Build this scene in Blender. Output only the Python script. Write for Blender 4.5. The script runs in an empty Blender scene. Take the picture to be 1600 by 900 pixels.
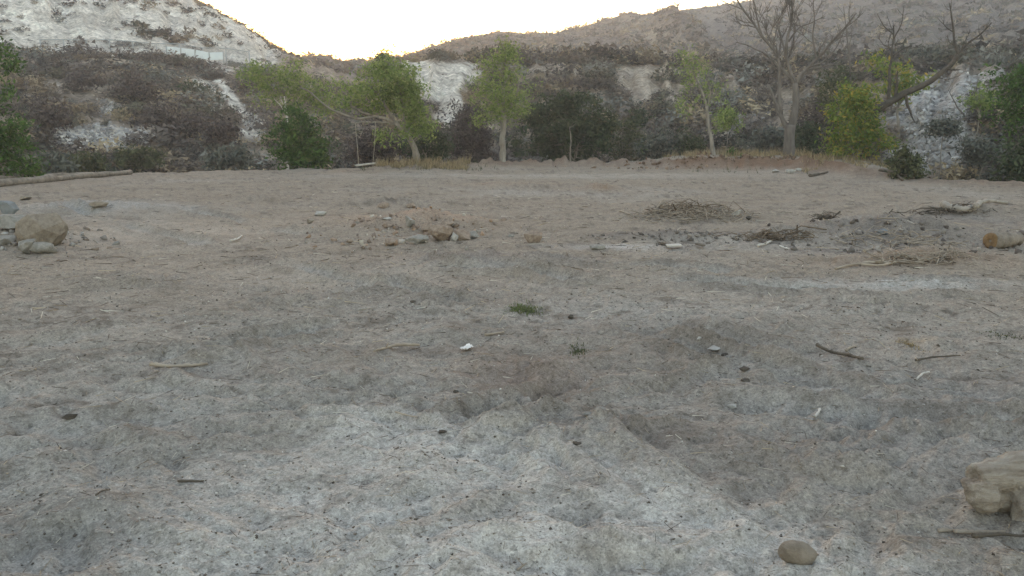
import bpy, bmesh, math, random
import numpy as np
from mathutils import Vector, noise as mnoise

# ------------------------------------------------------------------ camera, sky, sun, exposure
SC = bpy.context.scene
COL = SC.collection
F, CX, CY = 1256.0, 800.0, 450.0            # focal length and centre in photo pixels (1600 x 900)
PITCH = math.radians(10.9)
EYE = 1.6
SUN_AZ, SUN_EL = math.radians(-11.2), math.radians(3.0)

cam = bpy.data.cameras.new('camera')
cam.sensor_width = 36.0
cam.lens = 36.0 * F / 1600.0
cam.clip_start, cam.clip_end = 0.05, 20000
camo = bpy.data.objects.new('camera', cam)
COL.objects.link(camo)
camo.location = (0, 0, EYE)
camo.rotation_euler = (math.pi / 2 - PITCH, 0, 0)
SC.camera = camo

W = bpy.data.worlds.new('World')
SC.world = W
W.use_nodes = True
W.cycles.sampling_method = 'MANUAL'
W.cycles.sample_map_resolution = 2048
nt = W.node_tree
nt.nodes.clear()
sky = nt.nodes.new('ShaderNodeTexSky')
sky.sky_type = 'NISHITA'
sky.sun_disc = False
sky.sun_elevation = SUN_EL
sky.sun_rotation = SUN_AZ
sky.air_density = 1.0
sky.dust_density = 0.6
sky.ozone_density = 1.0
bg = nt.nodes.new('ShaderNodeBackground')
bg.inputs['Strength'].default_value = 0.15
wo = nt.nodes.new('ShaderNodeOutputWorld')
nt.links.new(sky.outputs[0], bg.inputs[0])
nt.links.new(bg.outputs[0], wo.inputs[0])

sl = bpy.data.lights.new('sun', 'SUN')
sl.energy = 0.35
sl.angle = math.radians(0.5)
sl.color = (1.0, 0.86, 0.66)
so = bpy.data.objects.new('sun', sl)
COL.objects.link(so)
sd = Vector((math.sin(SUN_AZ) * math.cos(SUN_EL), math.cos(SUN_AZ) * math.cos(SUN_EL), math.sin(SUN_EL)))
so.rotation_euler = sd.to_track_quat('Z', 'Y').to_euler()

vs = SC.view_settings
vs.view_transform = 'Standard'
vs.look = 'None'
vs.gamma = 1.0
vs.use_curve_mapping = False
vs.exposure = 3.15
vs.use_white_balance = True                 # the phone balanced for the shade
vs.white_balance_temperature = 7500
vs.white_balance_tint = 21
SC.render.engine = 'CYCLES'
SC.cycles.use_adaptive_sampling = False
SC.cycles.use_denoising = True
SC.cycles.denoising_input_passes = 'RGB_ALBEDO_NORMAL'
SC.cycles.denoising_prefilter = 'NONE'
SC.cycles.max_bounces = 6
SC.cycles.diffuse_bounces = 3
SC.cycles.transparent_max_bounces = 8
SC.cycles.volume_bounces = 0

# ------------------------------------------------------------------ helpers
RNG = np.random.default_rng(11)
random.seed(5)
_perm = np.random.default_rng(3).permutation(256)
_perm = np.concatenate([_perm, _perm])
_gr = np.array([(math.cos(a), math.sin(a)) for a in np.linspace(0, 2 * math.pi, 16, endpoint=False)])

def perlin(x, y):
    x = np.asarray(x, float); y = np.asarray(y, float)
    xi = np.floor(x).astype(int); yi = np.floor(y).astype(int)
    fx = x - xi; fy = y - yi
    u = fx * fx * fx * (fx * (fx * 6 - 15) + 10); v = fy * fy * fy * (fy * (fy * 6 - 15) + 10)
    def g(ix, iy, dx, dy):
        h = _perm[_perm[ix & 255] + (iy & 255)] & 15
        return _gr[h, 0] * dx + _gr[h, 1] * dy
    a = g(xi, yi, fx, fy); b = g(xi + 1, yi, fx - 1, fy)
    c = g(xi, yi + 1, fx, fy - 1); d = g(xi + 1, yi + 1, fx - 1, fy - 1)
    return ((a + (b - a) * u) + ((c + (d - c) * u) - (a + (b - a) * u)) * v) * 1.4

def fbm(x, y, octs=4, gain=0.5):
    s = 0.0; a = 1.0; n = 0.0
    for i in range(octs):
        s = s + a * perlin(x * 2 ** i + 17.3 * i, y * 2 ** i - 9.1 * i); n += a; a *= gain
    return s / n

def smooth(a, b, x):
    t = np.clip((np.asarray(x, float) - a) / (b - a), 0, 1)
    return t * t * (3 - 2 * t)

def pix_dir(x, y):
    a = (x - CX) / F; b = (CY - y) / F
    return np.array([a, math.cos(PITCH) + b * math.sin(PITCH), -math.sin(PITCH) + b * math.cos(PITCH)])

def az_of(x, y=170.0):
    d = pix_dir(x, y); return math.atan2(d[0], d[1])

def tan_of(az, y):
    k = (CY - np.asarray(y, float)) / F; c = np.cos(az)
    return (k * c * math.cos(PITCH) - c * math.sin(PITCH)) / (math.cos(PITCH) + k * math.sin(PITCH))

def at_r(x, y, r):                           # the point a horizontal distance r away in direction of a pixel
    d = pix_dir(x, y); s = r / math.hypot(d[0], d[1])
    return Vector((d[0] * s, d[1] * s, EYE + d[2] * s))

def to_pix(x, y, z):
    z = z - EYE
    dep = y * math.cos(PITCH) - z * math.sin(PITCH); up = y * math.sin(PITCH) + z * math.cos(PITCH)
    return CX + F * x / dep, CY - F * up / dep

def mesh_obj(name, verts, faces, mat, parent=None, col=None, smooth_shade=False):
    """verts (n,3); faces: an (m,k) array or a list of such arrays; col: per-vertex rgb"""
    me = bpy.data.meshes.new(name)
    verts = np.asarray(verts, np.float32).reshape(-1, 3)
    if not isinstance(faces, list): faces = [faces]
    faces = [np.asarray(f, np.int32) for f in faces if len(f)]
    me.vertices.add(len(verts)); me.vertices.foreach_set('co', verts.ravel())
    nl = sum(f.size for f in faces); npoly = sum(len(f) for f in faces)
    me.loops.add(nl); me.loops.foreach_set('vertex_index', np.concatenate([f.ravel() for f in faces]))
    me.polygons.add(npoly)
    tot = np.concatenate([np.full(len(f), f.shape[1], np.int32) for f in faces])
    st = np.concatenate([[0], np.cumsum(tot)[:-1]]).astype(np.int32)
    me.polygons.foreach_set('loop_start', st)
    me.polygons.foreach_set('loop_total', tot)
    if smooth_shade: me.polygons.foreach_set('use_smooth', np.ones(npoly, bool))
    me.update(calc_edges=True)
    if col is not None:
        at = me.color_attributes.new('Col', 'FLOAT_COLOR', 'POINT')
        c = np.ones((len(verts), 4), np.float32); c[:, :3] = col
        at.data.foreach_set('color', c.ravel())
    o = bpy.data.objects.new(name, me)
    me.materials.append(mat)
    COL.objects.link(o)
    if parent is not None: o.parent = parent
    return o

def tag(o, label=None, cat=None, group=None, kind=None):
    if label: o['label'] = label
    if cat: o['category'] = cat
    if group: o['group'] = group
    if kind: o['kind'] = kind
    return o

def empty(name, loc, label, cat, group=None):
    o = bpy.data.objects.new(name, None); COL.objects.link(o)
    o.location = loc; o.empty_display_size = 0.2
    return tag(o, label, cat, group)

# ------------------------------------------------------------------ materials
def mat_base(name, rough=0.95, spec=0.15):
    m = bpy.data.materials.new(name); m.use_nodes = True
    b = m.node_tree.nodes['Principled BSDF']
    b.inputs['Roughness'].default_value = rough
    b.inputs['Specular IOR Level'].default_value = spec
    return m, m.node_tree, b

def N(t, kind, **kw):
    n = t.nodes.new(kind)
    for k, v in kw.items():
        if k in n.inputs: n.inputs[k].default_value = v
        else: setattr(n, k, v)
    return n

def mul_rgb(t, a, b, fac=1.0):
    m = t.nodes.new('ShaderNodeMix'); m.data_type = 'RGBA'; m.blend_type = 'MULTIPLY'
    m.inputs[0].default_value = fac
    t.links.new(a, m.inputs[6]); t.links.new(b, m.inputs[7])
    return m.outputs[2]

def ramp(t, src, stops):
    r = t.nodes.new('ShaderNodeValToRGB'); e = r.color_ramp.elements
    while len(e) < len(stops): e.new(0.5)
    for i, (p, c) in enumerate(stops):
        e[i].position = p; e[i].color = (*c, 1)
    t.links.new(src, r.inputs[0]); return r.outputs[0]

def mat_soil(name, scales, bump, lo=0.72, hi=1.25, grit=()):
    """vertex colour broken up by several noises, with fine relief"""
    m, t, b = mat_base(name, 1.0, 0.05)
    at = N(t, 'ShaderNodeAttribute', attribute_name='Col')
    tc = N(t, 'ShaderNodeTexCoord')
    c = at.outputs['Color']; h = None
    for i, s in enumerate(scales):
        n = N(t, 'ShaderNodeTexNoise', Scale=s, Detail=6.0, Roughness=0.65)
        t.links.new(tc.outputs['Object'], n.inputs['Vector'])
        c = mul_rgb(t, c, ramp(t, n.outputs[0], [(0.3, (lo, lo * .98, lo * .96)), (0.5, (1, 1, 1)), (0.72, (hi, hi, hi * .99))]))
        h = n.outputs[0]
    for s, amt, dk in grit:                   # grains: each cell its own shade, some much darker or paler
        v = N(t, 'ShaderNodeTexVoronoi', Scale=s, Randomness=1.0); t.links.new(tc.outputs['Object'], v.inputs['Vector'])
        sp = N(t, 'ShaderNodeSeparateColor'); t.links.new(v.outputs['Color'], sp.inputs[0])
        c = mul_rgb(t, c, ramp(t, sp.outputs[0], [(0.0, (dk,) * 3), (.10, (1 - amt,) * 3), (.5, (1, 1, 1)), (.92, (1 + amt,) * 3), (1.0, (1 + 2 * amt,) * 3)]))
    t.links.new(c, b.inputs['Base Color'])
    bp = N(t, 'ShaderNodeBump', Strength=bump[0], Distance=bump[1])
    t.links.new(h, bp.inputs['Height']); t.links.new(bp.outputs[0], b.inputs['Normal'])
    return m

def mat_leaf(name, cols, trans=0.35):
    """a colour per leaf from a ramp, light coming through"""
    m, t, b = mat_base(name, 0.7, 0.2)
    g = N(t, 'ShaderNodeNewGeometry')
    n = len(cols)
    c = ramp(t, g.outputs['Random Per Island'], [(i / max(1, n - 1), cc) for i, cc in enumerate(cols)])
    t.links.new(c, b.inputs['Base Color'])
    tr = N(t, 'ShaderNodeBsdfTranslucent'); t.links.new(c, tr.inputs[0])
    mx = N(t, 'ShaderNodeMixShader'); mx.inputs[0].default_value = trans
    out = t.nodes['Material Output']
    t.links.new(b.outputs[0], mx.inputs[1]); t.links.new(tr.outputs[0], mx.inputs[2]); t.links.new(mx.outputs[0], out.inputs[0])
    return m

def mat_vcol(name, trans=0.0, jitter=0.35):
    m, t, b = mat_base(name, 0.95, 0.05)
    at = N(t, 'ShaderNodeAttribute', attribute_name='Col')
    g = N(t, 'ShaderNodeNewGeometry')
    c = mul_rgb(t, at.outputs['Color'], ramp(t, g.outputs['Random Per Island'], [(0, (1 - jitter,) * 3), (1, (1 + jitter,) * 3)]))
    t.links.new(c, b.inputs['Base Color'])
    if trans:
        tr = N(t, 'ShaderNodeBsdfTranslucent'); t.links.new(c, tr.inputs[0])
        mx = N(t, 'ShaderNodeMixShader'); mx.inputs[0].default_value = trans
        out = t.nodes['Material Output']
        t.links.new(b.outputs[0], mx.inputs[1]); t.links.new(tr.outputs[0], mx.inputs[2]); t.links.new(mx.outputs[0], out.inputs[0])
    return m

def mat_noise(name, c1, c2, scale, c3=None, bump=0.4, dist=0.02, stretch=(1, 1, 1), rough=0.95):
    m, t, b = mat_base(name, rough, 0.15)
    tc = N(t, 'ShaderNodeTexCoord'); mp = N(t, 'ShaderNodeMapping'); mp.inputs['Scale'].default_value = stretch
    t.links.new(tc.outputs['Object'], mp.inputs['Vector'])
    n = N(t, 'ShaderNodeTexNoise', Scale=scale, Detail=8.0, Roughness=0.65)
    t.links.new(mp.outputs[0], n.inputs['Vector'])
    st = [(0.32, c1), (0.62, c2)] + ([(0.75, c3)] if c3 else [])
    t.links.new(ramp(t, n.outputs[0], st), b.inputs['Base Color'])
    n2 = N(t, 'ShaderNodeTexNoise', Scale=scale * 4, Detail=6.0, Roughness=0.7)
    t.links.new(mp.outputs[0], n2.inputs['Vector'])
    bp = N(t, 'ShaderNodeBump', Strength=bump, Distance=dist)
    t.links.new(n2.outputs[0], bp.inputs['Height']); t.links.new(bp.outputs[0], b.inputs['Normal'])
    return m

M = {}
M['ground'] = mat_soil('dirt', [1.3, 7.0, 28.0, 110.0], (0.35, 0.010), 0.82, 1.14, ((42, .06, .7), (95, .09, .68), (190, .12, .7)))
M['hill'] = mat_soil('hill_soil', [0.12, 0.7, 3.5], (0.9, 0.35), 0.72, 1.25, ((1.6, .10, .6), (4.5, .14, .55)))
M['plain'] = mat_noise('plain_soil', (.20, .17, .14), (.28, .24, .20), 0.05)
M['scrub'] = mat_vcol('scrub_twigs', 0.12, 0.22)
M['litter'] = mat_vcol('litter', 0.0, 0.35)
M['bark'] = mat_noise('bark', (.16, .14, .12), (.30, .27, .23), 5, bump=0.8, stretch=(1, 1, .3))
M['bark_pale'] = mat_noise('pale_bark', (.17, .15, .13), (.33, .30, .26), 5, bump=0.8, stretch=(1, 1, .3))
M['bark_dead'] = mat_noise('dead_bark', (.10, .088, .078), (.20, .178, .16), 5, bump=0.8, stretch=(1, 1, .3))
M['bark_bleached'] = mat_noise('bleached_wood', (.42, .39, .35), (.62, .59, .54), 5, bump=0.6)
M['leaf_cotton'] = mat_leaf('cottonwood_leaf', [(.10, .155, .05), (.17, .25, .07), (.24, .325, .095), (.34, .385, .15)], .5)
M['leaf_yellow'] = mat_leaf('yellowing_leaf', [(.07, .13, .03), (.12, .20, .04), (.18, .26, .05), (.26, .30, .06), (.42, .30, .06)], .4)
M['leaf_green'] = mat_leaf('green_leaf', [(.03, .065, .02), (.06, .125, .03), (.10, .19, .045)], .35)
M['leaf_dark'] = mat_leaf('dark_leaf', [(.03, .045, .025), (.055, .08, .04), (.085, .11, .055)], .25)
M['leaf_olive'] = mat_leaf('olive_leaf', [(.05, .06, .035), (.085, .10, .05), (.13, .14, .07)], .3)
M['leaf_sage'] = mat_leaf('sage_leaf', [(.07, .08, .07), (.12, .135, .115), (.17, .18, .15)], .2)
M['twig_mauve'] = mat_leaf('dry_twig', [(.06, .048, .045), (.10, .08, .075), (.14, .115, .105)], .1)
M['straw'] = mat_leaf('dry_grass', [(.19, .15, .09), (.29, .225, .13), (.40, .33, .21)], .3)
M['tuft'] = mat_leaf('grass_blade', [(.07, .10, .04), (.12, .16, .06), (.18, .19, .09)], .3)
M['rock_brown'] = mat_noise('brown_rock', (.20, .165, .13), (.32, .275, .225), 16, bump=0.9)
M['rock_red'] = mat_noise('red_rock', (.21, .155, .12), (.35, .28, .225), 18, bump=0.9)
M['rock_grey'] = mat_noise('grey_rock', (.20, .19, .17), (.33, .315, .285), 14, bump=0.9)
M['rock_blue'] = mat_noise('blue_grey_rock', (.14, .155, .165), (.23, .25, .26), 6, bump=0.7)
M['rock_pale'] = mat_noise('pale_rock', (.29, .275, .25), (.43, .41, .38), 8, bump=0.6)
M['clod'] = mat_noise('dark_clod', (.05, .042, .036), (.11, .095, .08), 10, bump=0.8)
M['wood_grey'] = mat_noise('weathered_wood', (.24, .21, .18), (.40, .36, .31), 7, bump=0.7, stretch=(.25, 1, 1))
M['pole'] = mat_noise('old_pole', (.13, .11, .09), (.29, .25, .21), 5, bump=0.8)
M['wood_dark'] = mat_noise('dark_wood', (.07, .06, .05), (.15, .125, .10), 9, bump=0.7, stretch=(.25, 1, 1))
M['wood_brown'] = mat_noise('brown_wood', (.12, .09, .065), (.23, .18, .135), 9, bump=0.7, stretch=(.25, 1, 1))
M['bark_dark'] = mat_noise('dark_bark', (.055, .047, .04), (.12, .105, .09), 5, bump=0.8)
M['wood_tan'] = mat_noise('tan_wood', (.22, .18, .14), (.40, .34, .275), 9, bump=0.6, stretch=(.25, 1, 1))
M['driftwood'] = mat_noise('driftwood', (.25, .205, .165), (.48, .43, .37), 26, (.60, .56, .51), bump=1.0, stretch=(.12, 1, 1))
M['cut_wood'] = mat_noise('cut_wood', (.13, .08, .045), (.27, .175, .095), 14, bump=0.4)
M['rope'] = mat_noise('rope', (.33, .29, .23), (.46, .42, .35), 30)
M['plank'] = mat_noise('swing_plank', (.36, .34, .31), (.50, .48, .44), 6)
M['galv'] = mat_noise('galvanised_steel', (.32, .34, .35), (.42, .44, .45), 3, bump=0.1)
M['panel'] = mat_noise('pale_panel', (.66, .74, .78), (.76, .83, .85), 1.0, bump=0.2)
M['paper'] = mat_noise('paper', (.62, .60, .57), (.75, .74, .72), 10, bump=0.2)

# ------------------------------------------------------------------ ground (the dirt lot)
_ex = np.array([-3000, -900, -300, 0, 200, 420, 600, 700, 900, 1100, 1250, 1340, 1450, 1600, 1900, 2600, 4500])
_er = np.array([24, 30, 32, 34, 37.5, 38, 38.5, 41, 42.5, 47, 46, 41, 32.5, 31, 30, 28, 24], float)
_rr = np.array([24, 30, 32, 34, 37, 37, 37, 39, 40, 39, 37.5, 34, 31, 30, 29, 27, 24], float)   # where the pushed-up berm runs
_sx = np.array([-3000, 560, 600, 680, 800, 1000, 1080, 1300, 1370, 1420, 4500]); _sh = np.array([0, 0, .12, .15, .1, .1, .45, .5, .3, 0, 0], float)
_sa = np.array([az_of(v, 250) for v in _sx])
_ea = np.array([az_of(v, 265) for v in _ex])
_bx = np.array([-3000, 560, 660, 760, 1000, 1150, 1280, 1360, 1500, 4500])
_bh = np.array([0, 0, .16, .30, .30, .32, .26, .10, .10, .1], float)
_ba = np.array([az_of(v, 260) for v in _bx])

def edge_r(az): return np.interp(az, _ea, _er)

# low heaps and hollows read off the photograph: (pixel x, pixel y, half width m, half depth m, height m)
def flat_ground(x, y):
    d = pix_dir(x, y); s = -EYE / d[2]; return d[0] * s, d[1] * s
HEAPS = [(650, 352, 1.1, .9, .16), (1075, 335, 1.3, 1.0, .09), (1040, 372, .9, .35, .07), (1390, 365, 1.3, 1.0, .17), (1450, 405, 1.0, .5, .08),
         (940, 296, .55, .5, .13), (800, 292, 1.1, .7, .07), (390, 312, 1.0, .6, .07), (1210, 368, .6, .4, .06),
         (600, 320, 1.6, .7, .07), (30, 372, .8, .8, .14), (140, 330, 1.6, 1.2, .10), (1480, 335, 1.6, 1.0, .10), (470, 470, .5, .4, .05), (750, 410, .8, .4, .05),
         (960, 672, .30, .14, .03), (1300, 720, .45, .25, .05), (820, 580, .35, .3, .04), (1560, 700, .4, .3, .06), (230, 440, .7, .4, .05)]
HEAPS = [(*flat_ground(a, b), c, d, e * (1.5 if b < 420 else 1.0)) for a, b, c, d, e in HEAPS]
RIDGES = [((540, 642), (760, 668), .05), ((760, 668), (1010, 712), .065), ((1010, 712), (1190, 770), .05), ((560, 858), (900, 800), .04), ((900, 800), (1140, 790), .03),
          ((250, 690), (560, 640), .03), ((160, 560), (560, 560), .03), ((560, 560), (760, 525), .035), ((1230, 470), (1600, 455), .04)]
RIDGES = [(flat_ground(*a), flat_ground(*b), h) for a, b, h in RIDGES]
TRACKS = [((60, 900), (1000, 560)), ((330, 900), (1150, 590)), ((1600, 640), (900, 470)), ((1600, 700), (1000, 520)), ((-80, 640), (700, 470)), ((-60, 560), (620, 440)),
          ((100, 330), (700, 470)), ((180, 310), (900, 440)), ((1700, 690), (1180, 640)), ((1700, 760), (1250, 690)), ((1600, 475), (700, 420)), ((1600, 450), (800, 405))]
TRACKS = [(flat_ground(*a), flat_ground(*b)) for a, b in TRACKS]

def seg_dist(x, y, a, b):
    ax, ay = a; bx, by = b; L2 = (bx - ax) ** 2 + (by - ay) ** 2
    t = np.clip(((x - ax) * (bx - ax) + (y - ay) * (by - ay)) / L2, 0, 1)
    dx = x - ax - t * (bx - ax); dy = y - ay - t * (by - ay)
    return np.hypot(dx, dy), t * math.sqrt(L2), np.sign((x - ax) * (by - ay) - (y - ay) * (bx - ax))

def ground_h(x, y, fine=True):
    x = np.asarray(x, float); y = np.asarray(y, float)
    r = np.hypot(x, y); az = np.arctan2(x, y)
    e = edge_r(az) + 0.9 * perlin(az * 22, az * 3 + 4.0)
    near = smooth(0.5, 3.0, r)
    wx = x + .5 * perlin(x * .7, y * .7 + 5); wy = y + .5 * perlin(x * .7 + 9, y * .7)
    h = 0.10 * fbm(x / 6.0, y / 6.0, 3) * smooth(3, 9, r) + 0.045 * fbm(wx / 1.3 + 3, wy / 1.0, 4)
    rough = 0 * x
    for hx, hy, sx, sy, hh in HEAPS:
        g = np.exp(-((x - hx) / sx) ** 2 - ((y - hy) / sy) ** 2)
        h = h + hh * g * (1 + .5 * perlin(x * 2.1, y * 2.1))
        rough = rough + g
    for a, b, hh in RIDGES:
        d, t, s = seg_dist(wx, wy, a, b)
        h = h + hh * .75 * np.exp(-(d / (.17 + .06 * perlin(x * 2, y * 2 + 4))) ** 2) * (.7 + .9 * perlin(x * 2.2, y * 2.2))
    for i, (a, b) in enumerate(TRACKS):
        d, t, s = seg_dist(wx * .3 + x * .7, wy * .3 + y * .7, a, b)
        k = smooth(-.25, .25, perlin(x * .6 + i * 7, y * .6))
        tread = np.clip(np.sin((t + .5 * d * s) * 2 * math.pi / .19), -.35, .8)
        h = h + k * (np.exp(-(d / .16) ** 4) * (-.055 + .036 * tread) + .055 * np.exp(-((d - .24) / .07) ** 2))
    if fine:
        f1 = fbm(wx * 4.5, wy * 4.5, 4, .6)
        patch = smooth(-.05, .45, fbm(x / 2.2 + 50, y / 1.5, 3)); amp = .40 + .8 * patch + 1.0 * np.minimum(rough, 1)
        h = h + amp * 0.034 * f1 + amp * amp * .020 * np.maximum(0, fbm(x * 7 + 9, y * 7, 3) - .08) * 2 + .012 * np.maximum(0, perlin(x * 11, y * 11) - .15) * 2 + .006 * perlin(x * 26, y * 26)
        nr_ = smooth(9, 4, r)
        bl = .5 - np.abs(perlin(wx * 3.6 + 71, wy * 4.2)) + .5 * (.5 - np.abs(perlin(wx * 8.3 + 5, wy * 8.3)))       # churned crumbs with sharp crests
        h = h + (.016 + .038 * smooth(-.15, .3, fbm(x / 1.6 + 80, y / 1.2, 2))) * bl * (.35 + amp)
        dim = np.maximum(0, perlin(x * 5.2 + 40, y * 5.2 - 11) - .2) + .7 * np.maximum(0, perlin(x * 2.7 + 4, y * 3.4 - 31) - .15)
        h = h - (.03 + .03 * nr_) * dim + nr_ * .08 * fbm(wx * 2.3 + 20, wy * 2.8, 2)
    h = h * near
    bh = np.interp(az, _ba, _bh)
    rb = np.interp(az, _ea, _rr)
    h = h + bh * np.exp(-((r - rb) / .9) ** 2) * (.8 + .9 * perlin(az * 55, r * .6) + .5 * perlin(az * 170, r * 2))
    h = h + np.interp(az, _sa, _sh) * smooth(rb - 3.5, rb + 3.5, r)
    out = np.maximum(0, r - e)
    h = h - 2.6 * smooth(0, 6.0, out) - .06 * np.maximum(0, out - 6)
    return h

def gp(px, py, dz=0.0):                      # where a pixel's sight line meets the dirt
    d = pix_dir(px, py)
    s = -EYE / d[2]
    for i in range(12):
        z = float(ground_h(d[0] * s, d[1] * s)); s = 0.5 * s + 0.5 * (z - EYE) / d[2]
    x, y = d[0] * s, d[1] * s
    return Vector((x, y, float(ground_h(x, y)) + dz))

def mppx(p): return math.hypot(p[0], p[1]) / F   # metres per photo pixel at a place

def ground_colour(x, y):
    r = np.hypot(x, y); az = np.arctan2(x, y)
    px, py = to_pix(x, np.maximum(y, .3), 0 * x)
    n1 = fbm(x / 2.6, y / 1.6, 4); n2 = fbm(x * 1.7 + 5, y * 1.7, 4); n3 = fbm(x * 8, y * 8 + 3, 3); n4 = fbm(x / 5 + 30, y / 5, 3)
    base = np.array([.262, .222, .182]); sand = np.array([.43, .41, .38]); dark = np.array([.175, .150, .128]); red = np.array([.30, .215, .165])
    grey = np.array([.285, .276, .258])
    def lay(c, col, k): return c + (col - c) * np.clip(k, 0, 1)[:, None]
    c = np.repeat(base[None], len(x), 0)
    c = lay(c, grey, .55 * smooth(11, 4.5, r) + .35 * n1)
    c = lay(c, sand * .85, .4 * smooth(.05, .6, n4 + .3 * n2))
    # the pale sand sheet in the foreground: its far rim runs obliquely across the lot
    rim = np.interp(px + 60 * n2, [-200, 120, 240, 350, 560, 760, 1010, 1190, 1400, 1700], [1150, 980, 800, 700, 640, 668, 716, 790, 868, 960])
    wr = smooth(560, 900, px); k = smooth(-14 - 40 * wr, 26 + 60 * wr, py - rim + 40 * n2 + 22 * n3 + 20 * n1)
    c = lay(c, sand, k * (.80 + .5 * n1 + .4 * n2 + .3 * n3))
    rim2 = np.interp(px + 60 * n2, [-300, 100, 400, 700], [560, 620, 520, 470])
    c = lay(c, grey * 1.05, .45 * smooth(0, 60, py - rim2 + 40 * n2) * smooth(520, 250, px))
    c = lay(c, dark, .85 * smooth(.10, .5, n2 + .45 * n3 + .2 * n1) * (1 - .55 * k))
    c = lay(c, dark * .85, .6 * smooth(.16, .5, n3 + .4 * n1 + .3 * n2) * (1 - .5 * k))
    for i, (a, b) in enumerate(TRACKS):       # wheels press the soil smooth and pale, and leave crumbs along their sides
        wx = x + .15 * perlin(x * .7, y * .7 + 5); wy = y + .15 * perlin(x * .7 + 9, y * .7)
        d, t, sg = seg_dist(wx, wy, a, b); kk = smooth(-.25, .25, perlin(x * .6 + i * 7, y * .6))
        c = lay(c, grey * 1.16, .55 * kk * np.exp(-(d / .17) ** 4)); c = lay(c, dark, .5 * kk * np.exp(-((d - .25) / .07) ** 2) * (1 + n3))
    for hx, hy, sx, sy, col, a in PATCHES:
        g = np.exp(-((x - hx) / sx) ** 2 - ((y - hy) / sy) ** 2) * (1 + .9 * n2 + .5 * n3)
        c = lay(c, np.array(col), a * g)
    e = edge_r(az); bh = np.interp(az, _ba, _bh)
    c = lay(c, np.array([.185, .118, .082]), (2.0 + 3.2 * smooth(az_of(980, 255), az_of(1100, 255), az)) * bh * np.exp(-((r - np.interp(az, _ea, _rr)) / 1.4) ** 2) * (1 + n2))
    c = lay(c, dark, smooth(0, 2, r - e))
    return np.clip(c, .03, .7)

PATCHES = [(800, 560, .35, .35, (.185, .15, .125), .8), (850, 610, .4, .3, (.175, .145, .12), .8), (930, 650, .35, .2, (.18, .15, .125), .55), (1040, 690, .4, .2, (.17, .145, .125), .55), (1150, 740, .5, .2, (.19, .165, .145), .45), (1250, 690, .7, .35, (.2, .175, .155), .45),
           (1480, 620, 1.0, .5, (.2, .18, .165), .5), (1100, 560, 1.2, .6, (.2, .172, .15), .5), (200, 700, .8, .3, (.2, .185, .165), .5), (90, 840, .5, .3, (.2, .19, .175), .6),
           (650, 350, 1.3, 1.0, (.33, .235, .175), .8), (560, 340, 1.2, .7, (.33, .25, .19), .5), (940, 297, .6, .5, (.24, .165, .115), .8), (800, 290, 1.3, .8, (.29, .21, .16), .6),
           (1080, 365, .9, .3, (.12, .105, .10), .9), (1010, 372, .9, .35, (.15, .13, .12), .7), (970, 388, .8, .25, (.40, .38, .36), .8),
           (1400, 370, 1.5, 1.0, (.17, .15, .135), .8), (1350, 390, .9, .25, (.13, .115, .11), .7), (1450, 410, 1.1, .4, (.26, .175, .12), .6), (1500, 350, 1.4, .8, (.2, .18, .165), .7),
           (990, 520, 1.3, .5, (.19, .165, .145), .5), (830, 590, .5, .35, (.21, .165, .14), .7), (960, 672, .35, .14, (.17, .142, .12), .5), (1300, 710, .5, .2, (.19, .17, .155), .6),
           (600, 550, 1.4, .12, (.18, .155, .135), .7), (350, 590, .8, .12, (.18, .155, .135), .6), (650, 465, 1.6, .4, (.22, .19, .165), .5), (760, 408, 1.3, .35, (.21, .17, .15), .6),
           (1380, 445, 1.6, .4, (.40, .385, .36), .7), (150, 330, 2.0, 1.3, (.33, .325, .31), .6), (390, 310, 1.2, .6, (.23, .185, .15), .6), (240, 440, .9, .4, (.2, .17, .145), .6),
           (1430, 540, .13, .08, (.30, .22, .14), .5), (300, 360, 2.2, 1.6, (.38, .32, .265), .6), (880, 275, 8, 1.6, (.38, .345, .30), .6), (500, 430, 2.4, 1.0, (.36, .315, .27), .5)]
PATCHES = [(*flat_ground(a, b), c, d, e, f) for a, b, c, d, e, f in PATCHES]

def build_ground():
    A0 = math.radians(39)
    az = np.concatenate([np.linspace(-math.pi, -A0, 60, endpoint=False), np.linspace(-A0, A0, 720), np.linspace(A0, math.pi, 61)[1:-1]])
    yy = np.concatenate([np.linspace(1700, 960, 30, endpoint=False), np.linspace(960, 240, 430)])
    dep = np.arctan((yy - CY) / F) + PITCH
    r = EYE / np.tan(dep)
    r = np.concatenate([[.15, .35], r[r > .5], np.linspace(r[-1] + .6, 75, 34)])
    R, A = np.meshgrid(r, az, indexing='ij')
    x = (R * np.sin(A)).ravel(); y = (R * np.cos(A)).ravel()
    z = ground_h(x, y)
    nr, na = R.shape
    i = np.arange(nr - 1)[:, None] * na; j = np.arange(na)[None]; j2 = (j + 1) % na
    f = np.stack([i + j, i + j2, i + na + j2, i + na + j], -1).reshape(-1, 4)
    f = f[:, ::-1]
    c = ground_colour(x, y)
    v = np.stack([x, y, z], 1)
    v = np.vstack([v, [[0, 0, 0]]]); c = np.vstack([c, c[:1]])
    cap = np.stack([np.full(na, len(v) - 1), (np.arange(na) + 1) % na, np.arange(na)], 1)
    o = mesh_obj('ground', v, [f, cap], M['ground'], col=c, smooth_shade=True)
    tag(o, 'bare grey brown dirt lot with tyre tracks and pale sand', kind='structure')
build_ground()

pv = [(-900, -900, -7.2), (900, -900, -7.2), (900, 900, -7.2), (-900, 900, -7.2)]
tag(mesh_obj('valley_floor', pv, np.array([[0, 1, 2, 3]]), M["plain"]), 'dry valley floor beyond the lot', kind='structure')

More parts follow.
